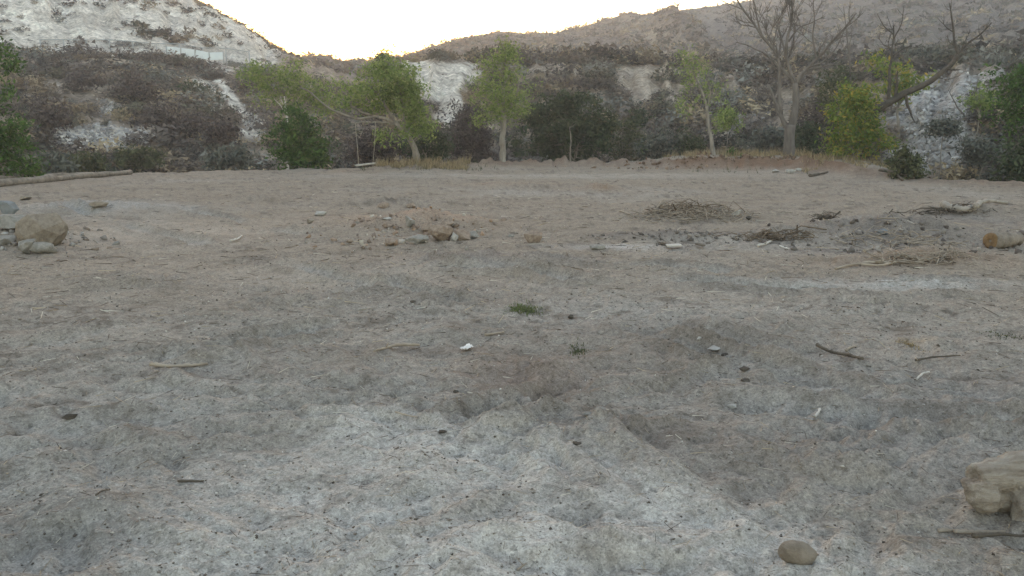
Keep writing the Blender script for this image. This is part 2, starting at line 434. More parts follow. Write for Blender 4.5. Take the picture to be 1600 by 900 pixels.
# ------------------------------------------------------------------ hills: profiles (distance, pixel row or height) by column
def Z(z): return ('z', z)
class Hill:
    def __init__(s, cols, namp, seed, daz=0.0016, rows=None):
        s.xs = sorted(cols); s.seed = seed
        s.az = np.array([az_of(x) for x in s.xs])
        k = len(cols[s.xs[0]])
        s.R = np.zeros((len(s.xs), k)); s.T = np.zeros((len(s.xs), k))
        for i, x in enumerate(s.xs):
            for j, (r, y) in enumerate(cols[x]):
                s.R[i, j] = r
                s.T[i, j] = y[1] if isinstance(y, tuple) else EYE + r * float(tan_of(s.az[i], y))
        s.k = k; s.namp = namp
    def rz(s, az, u):
        """az (n,), u in 0..k-1 -> distance, height (with relief)"""
        u = np.clip(u, 0, s.k - 1.0001); j = u.astype(int); f = u - j
        Rk = np.stack([np.interp(az, s.az, s.R[:, q]) for q in range(s.k)], 0)
        Zk = np.stack([np.interp(az, s.az, s.T[:, q]) for q in range(s.k)], 0)
        n = np.arange(len(az))
        r = Rk[j, n] * (1 - f) + Rk[j + 1, n] * f
        z = Zk[j, n] * (1 - f) + Zk[j + 1, n] * f
        am = np.interp(u, np.arange(s.k), s.namp)
        x = r * np.sin(az); y = r * np.cos(az)
        z = z + am * s.relief(x, y, az, r)
        if s.seed == 3:                       # the spur that runs down from the summit, and the ravine on its right
            pc = CX + F * np.tan(az); ln = 985 + (4 - u) * 38; w = np.exp(-((u - 2.5) / .9) ** 2)
            z = z + w * (6.5 * np.exp(-((pc - ln) / 34) ** 2) - 5 * np.exp(-((pc - ln - 75) / 36) ** 2))
        return x, y, z
    def relief(s, x, y, az, r):
        q = s.seed * 13.7
        g = 1 - 2 * np.abs(fbm(az * 26 + q, r / 60 + q, 3))
        return .55 * g + .5 * fbm(x / 9 + q, y / 9, 4) + .22 * fbm(x / 2.2, y / 2.2 + q, 4)

HA = Hill({
    -2600: [(24, Z(-3.2)), (36, Z(-1.5)), (60, Z(5)), (92, Z(11)), (99, Z(11.5)), (118, Z(30)), (140, Z(44)), (175, Z(60)), (240, Z(40))],
    -900: [(30, Z(-3.2)), (42, Z(-1.8)), (66, 170), (92, 85), (99, 82), (118, -20), (140, -130), (175, -230), (240, Z(30))],
    -200: [(36, Z(-3.2)), (46, Z(-2)), (68, 178), (93, 92), (100, 89), (117, 10), (140, -75), (175, -160), (240, Z(25))],
    40:  [(40, Z(-3.2)), (50, Z(-2)), (70, 180), (94, 95), (101, 92), (117, 22), (140, -55), (175, -130), (240, Z(20))],
    200: [(42, Z(-3.2)), (52, Z(-2)), (71, 182), (95, 99), (102, 96), (117, 40), (142, -22), (178, -72), (240, Z(15))],
    290: [(43, Z(-3.2)), (52, Z(-2)), (72, 186), (96, 103), (103, 101), (117, 60), (140, 10), (172, -25), (240, Z(10))],
    320: [(43, Z(-3.2)), (52, Z(-2)), (72, 187), (96, 105), (103, 103), (117, 68), (140, 26), (170, 0), (240, Z(8))],
    390: [(43, Z(-3.2)), (52, Z(-2)), (72, 190), (95, 112), (102, 110), (115, 90), (138, 62), (165, 45), (240, Z(5))],
    430: [(43, Z(-3.2)), (52, Z(-2)), (72, 195), (94, 120), (101, 118), (114, 107), (135, 88), (160, 74), (240, Z(3))],
    460: [(43, Z(-3.2)), (52, Z(-2)), (72, 198), (93, 126), (100, 124), (113, 116), (133, 104), (158, 92), (240, Z(2))],
    510: [(43, Z(-3.2)), (52, Z(-2)), (72, 203), (92, 136), (99, 135), (112, 132), (130, 128), (152, 124), (240, Z(0))],
    600: [(43, Z(-3.2)), (52, Z(-2)), (72, 210), (90, 160), (97, 160), (110, 160), (128, 160), (150, 160), (240, Z(-2))],
    680: [(43, Z(-3.2)), (52, Z(-2.5)), (72, Z(-1)), (90, Z(0)), (97, Z(0)), (110, Z(0)), (128, Z(0)), (150, Z(0)), (240, Z(-3))],
}, [.3, .6, 1.5, .7, .4, 3.0, 3.2, 1.0, 1], 1)

def colB(y2, y3, r2=64, r3=84, foot=43):
    return [(foot, Z(-3.2)), (foot + 9, Z(-2)), (r2, y2), ((r2 * .45 + r3 * .55), y3 + .42 * (y2 - y3)), (r3, y3), (r3 + 12, Z(EYE + r3 * (208 - y3) / F + .4)), (r3 + 60, Z(3))]
HB = Hill({
    540: [(43, Z(-3.2)), (52, Z(-2.4)), (64, Z(-1.5)), (74, Z(-1)), (84, Z(-.5)), (96, Z(-.5)), (144, Z(-2))],
    580: colB(215, 165), 615: colB(200, 112), 640: colB(198, 98), 700: colB(200, 99), 740: colB(205, 106), 800: colB(208, 104), 900: colB(205, 101), 960: colB(196, 103),
    1010: colB(190, 103), 1060: colB(192, 108), 1110: colB(198, 112), 1200: colB(200, 120), 1300: colB(205, 118, 58, 82, 40), 1380: colB(215, 112, 50, 78, 36), 1460: colB(210, 108, 48, 76, 33),
    1600: colB(205, 95, 46, 76, 32), 1900: colB(195, 80, 44, 76, 30), 2600: colB(190, 60, 40, 70, 28), 5200: colB(190, 60, 40, 70, 28)},
    [.3, .6, 1.8, 3.0, 1.0, .8, 1], 2)

def colC(y, r=300, mid=None):
    m = mid if mid is not None else y + .46 * (118 - y)
    return [(92, Z(1)), (135, 128), (190, m + .35 * (118 - m)), (250 if r > 290 else r * .82, m - .25 * (m - y)), (r, y), (r + 90, Z(4))]
HC = Hill({-400: colC(110, 280), 300: colC(104, 280), 455: colC(97, 270), 500: colC(93, 262), 530: colC(98, 260), 545: colC(101, 260), 590: colC(97, 260), 620: colC(94, 262), 650: colC(85, 268), 700: colC(69, 275),
           740: colC(57, 280), 780: colC(51, 284), 830: colC(52, 288), 862: colC(53, 290), 900: colC(44, 300), 940: colC(33, 305), 975: colC(23, 305), 1012: colC(25, 310), 1060: colC(15, 320), 1150: colC(5, 330),
           1300: colC(-32, 335), 1600: colC(-85, 340), 1900: colC(-110, 340), 2600: colC(-150, 330), 5200: colC(-150, 330)},
          [.5, 2.5, 4.0, 3.2, .5, 2], 3)

ROCKS_W = [  # pale patches on the slopes: pixel x, y, half width, half height, strength
    (172, 168, 24, 9, 1), (150, 220, 60, 24, 1.1), (205, 222, 40, 20, 1.1), (70, 258, 30, 12, .7), (45, 152, 10, 6, .6), (310, 132, 26, 9, .8), (350, 110, 30, 8, .7), (340, 172, 22, 8, .8), (398, 195, 16, 26, 1),
    (280, 236, 14, 8, .6), (375, 180, 14, 10, .8),
    (690, 128, 42, 30, 1.2), (655, 108, 26, 16, 1.2), (720, 115, 30, 22, 1), (700, 170, 24, 34, 1), (632, 100, 16, 10, 1), (760, 130, 20, 20, .5),
    (860, 108, 30, 8, .6), (1010, 140, 26, 24, .6), (985, 118, 40, 10, .5), (960, 160, 26, 10, .4), (1045, 112, 30, 12, .5), (1150, 140, 30, 20, .4), (1165, 190, 24, 14, .6), (1175, 170, 10, 22, .7), (1150, 205, 18, 14, .9),
    (1225, 130, 12, 6, .8), (1130, 228, 12, 8, .8), (1455, 180, 60, 48, 1.2), (1420, 245, 40, 22, 1.1), (1490, 225, 56, 36, 1.0), (1520, 135, 50, 24, .7), (1440, 130, 30, 20, .6), (1560, 120, 40, 26, .5), (1390, 150, 20, 12, .5),
    (1270, 200, 24, 14, .9), (1545, 255, 30, 16, .5)]

def chain(pts, w, k):
    for (a, b), (c, d) in zip(pts[:-1], pts[1:]):
        m = max(1, int(math.hypot(c - a, d - b) / (w * .8)))
        for q in range(m): ROCKS_W.append((a + (c - a) * q / m, b + (d - b) * q / m, w, w * .9, k))
chain([(962, 112), (975, 135), (990, 160), (1004, 185), (1012, 205)], 9, .9); chain([(985, 108), (1010, 112), (1040, 110), (1066, 118)], 9, .9); chain([(1012, 150), (1022, 135), (1030, 120)], 13, 1.0)
chain([(1040, 120), (1052, 150), (1066, 180)], 7, .7); chain([(1155, 120), (1166, 150), (1178, 175)], 7, .9); chain([(1130, 205), (1150, 195), (1165, 215)], 9, .9); chain([(860, 105), (885, 108), (905, 120)], 8, .7)
chain([(930, 140), (945, 165), (960, 190)], 7, .6); chain([(1186, 210), (1200, 225), (1215, 230)], 7, .7); chain([(1090, 130), (1120, 125), (1140, 112)], 7, .6); chain([(820, 112), (840, 108)], 7, .6)
chain([(345, 130), (362, 160), (385, 180), (400, 215)], 9, .8); chain([(290, 125), (320, 135), (350, 150)], 8, .7); chain([(250, 150), (270, 160)], 6, .5); chain([(60, 130), (90, 128)], 7, .5)

def hill_colour(x, y, z, which, u):
    px, py = to_pix(x, np.maximum(y, 1), z)
    n1 = fbm(x / 7, y / 7 + z / 4, 4); n2 = fbm(x / 1.7 + z, y / 1.7, 4); n3 = fbm(x / 25, y / 25, 3)
    def lay(c, col, k): return c + (np.array(col) - c) * np.clip(k, 0, 1)[:, None]
    if which == 'far':
        c = np.repeat(np.array([[.165, .145, .132]]), len(x), 0)
        c = lay(c, (.25, .215, .18), .9 * smooth(-.1, .5, n1 + .5 * n3))
        c = lay(c, (.09, .078, .07), .8 * smooth(.05, .5, n2 + .4 * n1))
        g = np.exp(-(((px - 1005) - (py - 45) * .95) / 34) ** 2) * smooth(15, 50, py)
        c = lay(c, (.34, .29, .23), .8 * g * (1 + n2))  # light on the spur painted in as a paler band
        return c
    soil = np.array([[.27, .225, .185]])
    c = np.repeat(soil, len(x), 0)
    c = lay(c, (.38, .32, .245), .85 * smooth(-.1, .4, n1 + .4 * n2))
    c = lay(c, (.12, .10, .09), .6 * smooth(.15, .5, n2))
    w = np.zeros(len(x))
    qx = px + 26 * n1 + 14 * n2; qy = py + 14 * n2 + 8 * n1
    for a, b, sx, sy, k in ROCKS_W:
        w = np.maximum(w, k * np.exp(-(((qx - a) / sx) ** 2 + ((qy - b) / sy) ** 2)))
    if which == 'left':
        cl = smooth(4.0, 4.35, u + .1 * n2) * smooth(7.05, 6.35, u + .55 * n1 - .35 * smooth(300, 150, px)) * smooth(470, 400, px + 30 * n1)
        cl = np.maximum(cl, .9 * smooth(3.75, 4.1, u) * smooth(4.6, 4.2, u) * smooth(450, 380, px))
        w = np.maximum(w, cl * (1 - .55 * smooth(.22, .5, n2 + .2 * n1)))
        c = lay(c, (.36, .27, .16), .85 * smooth(5.8, 6.6, u + .4 * n1) * smooth(170, 320, px))
    else:
        cr = smooth(2.4, 3.0, u) * smooth(4.0, 3.7, u) * smooth(880, 960, px) * smooth(1250, 1100, px)
        c = lay(c, (.33, .265, .21), .75 * cr * smooth(-.1, .3, n2))
        c = lay(c, (.26, .25, .24), .6 * smooth(1300, 1420, px) * smooth(-.2, .3, n1))
    white = np.where((px > 1250)[:, None], np.array([[.40, .395, .385]]), np.where((px > 790)[:, None], np.array([[.43, .37, .31]]), np.array([[.72, .675, .61]]))); n4 = fbm(x / .6, y / .6 + z * 2, 3)
    k = smooth(.28, .62, w + .16 * n2)
    c = c + (white * (1 + .28 * n2 + .15 * n1 - .35 * smooth(.15, .5, n4))[:, None] - c) * (k * .95)[:, None]
    return np.clip(c, .03, .75)

def build_hill(H, name, which, naz, nu, a0, a1, label):
    az = np.linspace(a0, a1, naz); u = np.concatenate([np.linspace(j, j + 1, n, endpoint=False) for j, n in enumerate(nu)] + [[H.k - 1.001]])
    U, A = np.meshgrid(u, az, indexing='ij')
    x, y, z = H.rz(A.ravel(), U.ravel())
    nr, na = U.shape
    i = np.arange(nr - 1)[:, None] * na; j = np.arange(na - 1)[None]
    f = np.stack([i + j, i + na + j, i + na + j + 1, i + j + 1], -1).reshape(-1, 4)[:, ::-1]
    c = hill_colour(x, y, z, which, U.ravel())
    o = mesh_obj(name, np.stack([x, y, z], 1), f, M['hill'], col=c, smooth_shade=True)
    return tag(o, label, kind='structure')
build_hill(HA, 'hillside', 'left', 620, [8, 26, 42, 8, 26, 26, 20, 8], az_of(-1500), az_of(680), 'brown scrub slope rising to a terrace and white cliff')
build_hill(HB, 'hillside', 'right', 620, [8, 18, 36, 36, 10, 10], az_of(540), az_of(2500), 'brushy bluff with white and tan eroded faces')
build_hill(HC, 'hills', 'far', 560, [6, 30, 36, 36, 10], az_of(-300), az_of(2500), 'far brown ridge climbing to the right behind the bluff')

# ------------------------------------------------------------------ scrub that covers the slopes
def rot_mats(n, rng):
    q = rng.normal(size=(n, 4)); q /= np.linalg.norm(q, axis=1)[:, None]
    w, x, y, z = q.T
    return np.stack([np.stack([1 - 2 * (y * y + z * z), 2 * (x * y - z * w), 2 * (x * z + y * w)], 1),
                     np.stack([2 * (x * y + z * w), 1 - 2 * (x * x + z * z), 2 * (y * z - x * w)], 1),
                     np.stack([2 * (x * z - y * w), 2 * (y * z + x * w), 1 - 2 * (x * x + y * y)], 1)], 1)

def facing(nrm, rng, jit):
    """frames whose z axis looks roughly along nrm"""
    n = len(nrm); z = nrm / (np.linalg.norm(nrm, axis=1)[:, None] + 1e-9) + rng.normal(size=(n, 3)) * jit; z /= np.linalg.norm(z, axis=1)[:, None] + 1e-9
    x = np.cross(z, rng.normal(size=(n, 3))); x /= np.linalg.norm(x, axis=1)[:, None] + 1e-9
    return np.stack([x, np.cross(z, x), z], 2)

def dome_points(n, rng, lump=.35):
    d = rng.normal(size=(n, 3)); d /= np.linalg.norm(d, axis=1)[:, None]
    d[:, 2] = np.abs(d[:, 2])
    a = rng.uniform(0, 50, 2)
    l = 1 + lump * perlin(d[:, 0] * 2.2 + a[0] + d[:, 2], d[:, 1] * 2.2 + a[1])
    rr = rng.uniform(0.25, 1, n) ** .5
    return d * (l * rr)[:, None]

def bush_tris(n, rng, leaf=.1):
    """a unit dome (radius 1) of leaf-size and twig-like triangles"""
    p = dome_points(n, rng)
    R = facing(p + np.array([0, 0, .25]), rng, .75)
    L = leaf * rng.uniform(.6, 1.5, n)
    wd = L * rng.uniform(.35, .9, n)
    tri = np.stack([np.stack([-wd, 0 * L, 0 * L], 1), np.stack([wd, 0 * L, 0 * L], 1), np.stack([0 * L, 2 * L, 0 * L], 1)], 1)
    v = np.einsum('nij,nkj->nki', R, tri) + p[:, None]
    k = n // 4                                # the last quarter are stalks from the root outward
    e = p[-k:] * 1.12; s = e * .15
    side = np.cross(e, rng.normal(size=(k, 3))); side /= np.linalg.norm(side, axis=1)[:, None] + 1e-6
    v[-k:, 0] = s - side * .018; v[-k:, 1] = s + side * .018; v[-k:, 2] = e
    v[..., 2] = np.maximum(v[..., 2], -.08)
    return v

SCRUB = [((.118, .102, .092), 5), ((.155, .13, .11), 3), ((.085, .086, .062), 4), ((.20, .16, .115), 3), ((.155, .16, .145), 3), ((.07, .062, .055), 4), ((.30, .245, .165), 3)]
SC_C = np.array([c for c, w in SCRUB]); SC_W = np.array([w for c, w in SCRUB], float); SC_W /= SC_W.sum()

def scatter(H, name, label, n, u0, u1, x0, x1, size, ntri, leaf, which, colmul=1.0, seed=1, parent=None):
    rng = np.random.default_rng(seed)
    templ = [bush_tris(ntri, rng, leaf) for _ in range(10)]
    az = rng.uniform(az_of(x0), az_of(x1), n * 4); u = rng.uniform(u0, u1, n * 4)
    x, y, z = H.rz(az, u)
    px, py = to_pix(x, y, z)
    n1 = fbm(x / 6 + 3, y / 6, 3); n2 = fbm(x / 1.7 + z, y / 1.7, 4)
    dens = .55 + 1.1 * n1
    w = np.zeros(len(x))
    for a, b, sx, sy, k in ROCKS_W:
        w = np.maximum(w, k * np.exp(-(((px - a) / sx) ** 2 + ((py - b) / sy) ** 2)))
    if which == 'far': dens = dens * np.where((u > 3.7) & (px > 420) & (px < 650), 0, 1)
    if which != 'far': dens *= 1 - .96 * smooth(.10, .36, w)
    if which == 'cliff': dens = smooth(.12, .4, n1 + .25 * n2) * .9 + .05 + .6 * smooth(6.2, 6.9, u)
    keep = np.nonzero(rng.uniform(size=len(x)) < dens)[0][:n]
    V, C = [], []
    for i in keep:
        s = size * math.exp(min(.85, rng.normal(.05, .5))); t = templ[rng.integers(10)]
        a = rng.uniform(0, 6.28); ca, sa = math.cos(a), math.sin(a)
        q = t.reshape(-1, 3); sx = s * rng.uniform(.85, 1.3)
        vx = (q[:, 0] * ca - q[:, 1] * sa) * sx + x[i]; vy = (q[:, 0] * sa + q[:, 1] * ca) * sx + y[i]; vz = q[:, 2] * s * rng.uniform(.65, .95) + z[i] - .05 * s
        V.append(np.stack([vx, vy, vz], 1))
        c = SC_C[rng.choice(len(SC_C), p=SC_W)] * rng.uniform(.75, 1.3) * colmul * 1.2
        C.append(np.repeat(c[None], len(q), 0))
    V = np.concatenate(V); C = np.concatenate(C)
    o = mesh_obj(name, V, np.arange(len(V)).reshape(-1, 3), M['scrub'], col=C)
    return tag(o, label, kind='stuff')
scatter(HA, 'scrub', 'mauve brown sage scrub covering the left slope', 1050, .6, 3.3, -250, 660, .88, 320, .085, 'near', seed=21)
scatter(HA, 'scrub', 'scattered small bushes clinging to the white cliff', 900, 3.9, 7.2, -60, 470, .5, 80, .17, 'cliff', .75, seed=22)
scatter(HB, 'scrub', 'grey brown scrub covering the bluff behind the trees', 1450, .5, 4.9, 570, 1780, .84, 270, .092, 'near', seed=23)
scatter(HB, 'scrub', 'dark brush line along the top of the bluff', 300, 3.8, 4.5, 620, 1750, .95, 200, .11, 'rim', .7, seed=24)
scatter(HC, 'scrub', 'low brush dotting the far ridge', 5900, 1.0, 4.05, 380, 1760, .8, 30, .26, 'far', 1.0, seed=25)
# ------------------------------------------------------------------ wood and leaves
class Geo:
    def __init__(s): s.v = []; s.f3 = []; s.f4 = []; s.n = 0
    def tube(s, pts, rad, k=6, cap=True):
        pts = np.asarray(pts, float); rad = np.asarray(rad, float); n = len(pts)
        t = np.gradient(pts, axis=0); t /= np.linalg.norm(t, axis=1)[:, None] + 1e-9
        ref = np.array([0, 0, 1.0]) if abs(t[:, 2]).mean() < .8 else np.array([1.0, 0, 0])
        a = np.cross(t, ref); a /= np.linalg.norm(a, axis=1)[:, None] + 1e-9
        b = np.cross(t, a)
        th = np.linspace(0, 2 * math.pi, k, endpoint=False)
        ring = pts[:, None] + rad[:, None, None] * (np.cos(th)[None, :, None] * a[:, None] + np.sin(th)[None, :, None] * b[:, None])
        i = np.arange(n - 1)[:, None] * k; j = np.arange(k)[None]; j2 = (j + 1) % k
        f = np.stack([i + j, i + j2, i + k + j2, i + k + j], -1).reshape(-1, 4) + s.n
        s.f4.append(f); s.v.append(ring.reshape(-1, 3))
        base = s.n; s.n += n * k
        if cap:
            s.v.append(np.stack([pts[0], pts[-1]])); c0 = s.n; c1 = s.n + 1; s.n += 2
            jj = np.arange(k)
            s.f3.append(np.stack([np.full(k, c0), base + (jj + 1) % k, base + jj], 1))
            s.f3.append(np.stack([np.full(k, c1), base + (n - 1) * k + jj, base + (n - 1) * k + (jj + 1) % k], 1))
    def quads(s, V):                          # (n,4,3)
        V = np.asarray(V); m = len(V)
        s.v.append(V.reshape(-1, 3)); s.f4.append(np.arange(4 * m).reshape(-1, 4) + s.n); s.n += 4 * m
    def tris(s, V):
        V = np.asarray(V); m = len(V)
        s.v.append(V.reshape(-1, 3)); s.f3.append(np.arange(3 * m).reshape(-1, 3) + s.n); s.n += 3 * m
    def build(s, name, mat, parent=None, origin=None, sm=True):
        v = np.concatenate(s.v)
        if origin is not None: v = v - np.asarray(origin)
        fs = []
        if s.f4: fs.append(np.concatenate(s.f4))
        if s.f3: fs.append(np.concatenate(s.f3))
        return mesh_obj(name, v, fs, mat, parent, smooth_shade=sm)

def curve(pts, n, rng, wig=.0):
    """a smooth path through points, with some wander"""
    pts = np.asarray(pts, float)
    d = np.concatenate([[0], np.cumsum(np.linalg.norm(np.diff(pts, axis=0), axis=1))])
    t = np.linspace(0, d[-1], n)
    k = 1.0 * d[-1] / max(2, len(pts)) * .35
    acc = 0
    for o, w in ((-k, .25), (0, .5), (k, .25)):
        acc = acc + w * np.stack([np.interp(np.clip(t + o, 0, d[-1]), d, pts[:, q]) for q in range(3)], 1)
    acc[0] = pts[0]; acc[-1] = pts[-1]
    if wig:
        ph = rng.uniform(0, 99, 3)
        w = np.stack([perlin(t / d[-1] * 5 + p, t * 0 + p) for p in ph], 1) * wig * d[-1]
        acc = acc + w * (np.sin(np.pi * t / d[-1]))[:, None]
    return acc

def leaf_quads(c, n, sig, size, rng):
    o_ = rng.normal(size=(n, 3)) * sig * np.array([1, 1, .75]); p = c + o_
    R = facing(o_ / sig + np.array([0, 0, .9]), rng, .8); L = size * rng.uniform(.6, 1.25, n); w = L * .42
    q = np.stack([np.stack([0 * L, -L, 0 * L], 1), np.stack([w, 0 * L, .12 * L], 1), np.stack([0 * L, L, 0 * L], 1), np.stack([-w, 0 * L, .12 * L], 1)], 1)
    return np.einsum('nij,nkj->nki', R, q) + p[:, None]

def limb_pts(spec, r):
    return [tuple(at_r(a, b, r + (c[0] if c else 0))) for a, b, *c in spec]

def leafy(name, label, cat, r, limbs, lobes, leaf, bark, size=.13, per=26, sig=.3, seed=1, group=None, twig=.024, names=('trunk', 'crown'), air=.5):
    """limbs: (pixel path with depth offsets, start radius, end radius); lobes: (pixel x, y, half width, half height, clusters, depth offset)"""
    rng = np.random.default_rng(seed)
    base = Vector(limb_pts(limbs[0][0][:1], r)[0])
    base.z = float(ground_or_hill(base.x, base.y))
    root = empty(name, base, label, cat, group)
    g = Geo(); P = []; PR = []
    for i, (spec, r0, r1) in enumerate(limbs):
        pts = limb_pts(spec, r)
        if i == 0: pts = [(pts[0][0], pts[0][1], min(pts[0][2], base.z) - .25)] + pts
        n = max(8, int(4 * len(pts)))
        c = curve(pts, n, rng, .02)
        rad = np.linspace(r0, r1, n) * (1 + .08 * rng.normal(size=n))
        if i == 0: rad[:2] *= 1.25
        g.tube(c, rad, 8 if r0 > .05 else 5)
        P.append(c[n // 4:] if i == 0 else c); PR.append(rad[n // 4:] if i == 0 else rad)
    P = np.concatenate(P); PR = np.concatenate(PR)
    L = Geo()
    for lb in lobes:
        x, y, rx, ry, nc = lb[:5]; dr = lb[5] if len(lb) > 5 else 0
        m = (r + dr) / F
        cen = np.array(at_r(x, y, r + dr)); dep = .5 * (rx + ry) * m
        nc = max(4, int(nc * air)); sub = [(rng.normal(size=3) * .45, rng.uniform(.35, .7)) for _ in range(max(4, nc // 7))]
        for q in range(nc):
            d = rng.normal(size=3); d /= np.linalg.norm(d); d *= rng.uniform(.1, 1) ** .42 * (rng.uniform(1, 1.35) if rng.uniform() < .16 else 1)
            if rng.uniform() < .5: so_, sr_ = sub[rng.integers(len(sub))]; d = so_ + d * sr_      # clumps within the lobe
            c = cen + d * np.array([rx * m, dep, ry * m])
            k = int(np.argmin(np.linalg.norm(P - c, axis=1) + .4 * np.maximum(0, P[:, 2] - c[2])))
            if rng.uniform() < .9:
                mid = (P[k] + c) / 2 + rng.normal(size=3) * .08 + np.array([0, 0, .08])
                tw = curve([P[k], mid, c], 5, rng, .03)
                g.tube(tw, np.linspace(min(twig, PR[k] * .6), twig * .25, 5), 3, False)
            L.quads(leaf_quads(c, max(4, int(per * rng.uniform(.5, 1.4))), sig * rng.uniform(.45, .95), size, rng))
    g.build(names[0], bark, root, base)
    L.build(names[1], leaf, root, base, sm=False)
    return root

def ground_or_hill(x, y):
    z = float(ground_h(x, y)); az = math.atan2(x, y); r = math.hypot(x, y)
    for H in (HA, HB):
        us = np.linspace(0, H.k - 1.1, 160); hx, hy, hz = H.rz(np.full(160, az), us); hr = np.hypot(hx, hy)
        if hr[0] < r < hr[-1] and H.az[0] < az < H.az[-1]: z = max(z, float(np.interp(r, hr, hz)))
    return z

def sprout(g, path, rad, rng, level, maxlevel, density, spread=.8, up=.25, scale=.5):
    """side branches of a bare limb, recursively finer"""
    L = np.linalg.norm(np.diff(path, axis=0), axis=1).sum(); n = max(1, int(density * L))
    for q in range(n):
        t = rng.uniform(.22, 1.0); k = int(t * (len(path) - 1)); p = path[k]
        ax = path[min(k + 1, len(path) - 1)] - path[max(0, k - 1)]; ax = ax / (np.linalg.norm(ax) + 1e-9)
        d = ax * rng.uniform(.5, 1.0) + rng.normal(size=3) * spread * .6 + np.array([0, 0, up]); d /= np.linalg.norm(d)
        l = L * scale * rng.uniform(.45, 1.0) * (1.15 - .6 * t)
        if l < .12: continue
        mid = p + d * l * .5 + rng.normal(size=3) * l * .08; end = p + d * l + np.array([0, 0, up * l * .4]) + rng.normal(size=3) * l * .1
        c = curve([p, mid, end], 6 if level < 2 else 4, rng, .04)
        r0 = max(.012, rad[k] * rng.uniform(.4, .62)); rr = np.linspace(r0, max(.008, r0 * .3), len(c))
        g.tube(c, rr, 5 if r0 > .03 else 3, False)
        if level < maxlevel: sprout(g, c, rr, rng, level + 1, maxlevel, density * 1.75, spread, up, scale)

def bare(name, label, r, trunk, limbs, bark, seed, maxlevel=3, density=1.3, group=None):
    rng = np.random.default_rng(seed)
    base = Vector(limb_pts(trunk[0][:1], r)[0]); base.z = float(ground_or_hill(base.x, base.y))
    root = empty(name, base, label, 'tree', group)
    g = Geo(); pts = limb_pts(trunk[0], r); pts = [(pts[0][0], pts[0][1], min(pts[0][2], base.z) - .25)] + pts
    c = curve(pts, 14, rng, .01); rad = np.linspace(trunk[1], trunk[2], 14); rad[:2] *= 1.3
    g.tube(c, rad, 10); g.build('trunk', bark, root, base)
    for spec, r0, r1, dn in limbs:
        g = Geo(); pts = limb_pts(spec, r); c = curve(pts, max(8, 4 * len(pts)), rng, .02); rad = 1.1 * np.linspace(r0, r1, len(c)) * (1 + .06 * rng.normal(size=len(c)))
        g.tube(c, rad, 8)
        sprout(g, c, rad, rng, 1, maxlevel, density * dn)
        g.build('limb', bark, root, base)
    return root

# --- trees along the far edge of the lot
R1 = 38.6
leafy('cottonwood_tree', 'leaning green cottonwood whose long low limb carries the swing', 'tree', R1,
      [([(652, 249), (646, 228), (638, 212), (628, 201), (617, 192)], .17, .12),
       ([(617, 192), (598, 184), (580, 180), (562, 174), (548, 165, -.3)], .085, .04),
       ([(622, 196), (604, 191), (586, 190.5), (566, 191), (548, 193)], .055, .03),
       ([(585, 182), (560, 186), (540, 181), (515, 169), (497, 155), (484, 143), (468, 136)], .07, .03),
       ([(630, 203), (632, 180), (628, 155), (618, 128), (610, 108)], .09, .03),
       ([(617, 192), (604, 165), (585, 140), (572, 122)], .07, .02),
       ([(636, 208, 0), (648, 185, .4), (656, 165, .6)], .06, .02)],
      [(600, 135, 46, 36, 105), (572, 150, 34, 28, 55, .5), (628, 150, 32, 40, 80, -.4), (650, 185, 24, 26, 48, .2), (612, 108, 24, 14, 30), (662, 205, 14, 18, 14, .4), (600, 215, 10, 14, 6, .3), (545, 150, 24, 18, 22), (590, 168, 30, 10, 14, .6)],
      M['leaf_cotton'], M['bark'], .095, 44, .34, 3)
leafy('cottonwood_tree', 'open crowned green tree behind the swing limb, left of the leaning cottonwood', 'tree', 46,
      [([(470, 262), (468, 225), (462, 190), (455, 165)], .14, .08), ([(455, 165), (440, 140), (425, 118)], .07, .02), ([(462, 185), (485, 150), (500, 128)], .07, .02), ([(455, 165), (468, 135), (470, 115)], .06, .02)],
      [(430, 112, 36, 22, 58), (485, 132, 40, 28, 80), (455, 150, 34, 22, 40), (505, 158, 24, 20, 30), (405, 140, 24, 22, 26), (395, 112, 18, 14, 12)],
      M['leaf_cotton'], M['bark'], .10, 36, .40, 4)
bare('dead_tree', 'bleached forked dead branch standing among leaves left of the swing', 44.5, ([(449, 250), (449, 215), (448, 182)], .07, .05),
     [([(448, 182), (446, 165), (444, 150)], .05, .02, .8), ([(448, 178), (436, 162), (428, 154)], .035, .012, 1), ([(448, 172), (441, 160), (438, 150)], .03, .01, 1)], M['bark_bleached'], 8, 2, .8)
R2 = 40.6
leafy('cottonwood_tree', 'straight single trunk cottonwood with narrow airy crown, standing alone at centre', 'tree', R2,
      [([(786, 249), (785, 225), (786, 205), (787, 188), (787, 176)], .17, .125),
       ([(787, 178), (778, 160), (768, 140), (762, 120)], .085, .02), ([(787, 178), (797, 170), (806, 150), (812, 125)], .08, .02), ([(787, 176), (788, 150), (787, 120), (790, 90)], .09, .02),
       ([(786, 184), (770, 172, .4), (752, 165, .6)], .045, .015), ([(790, 130), (800, 110), (806, 95)], .04, .012)],
      [(786, 150, 48, 40, 120), (790, 105, 34, 30, 62), (792, 78, 20, 16, 18), (760, 172, 24, 24, 32), (805, 160, 26, 30, 40, .4), (765, 130, 28, 26, 34)],
      M['leaf_cotton'], M['bark_pale'], .085, 34, .34, 5)
R3 = 43.5
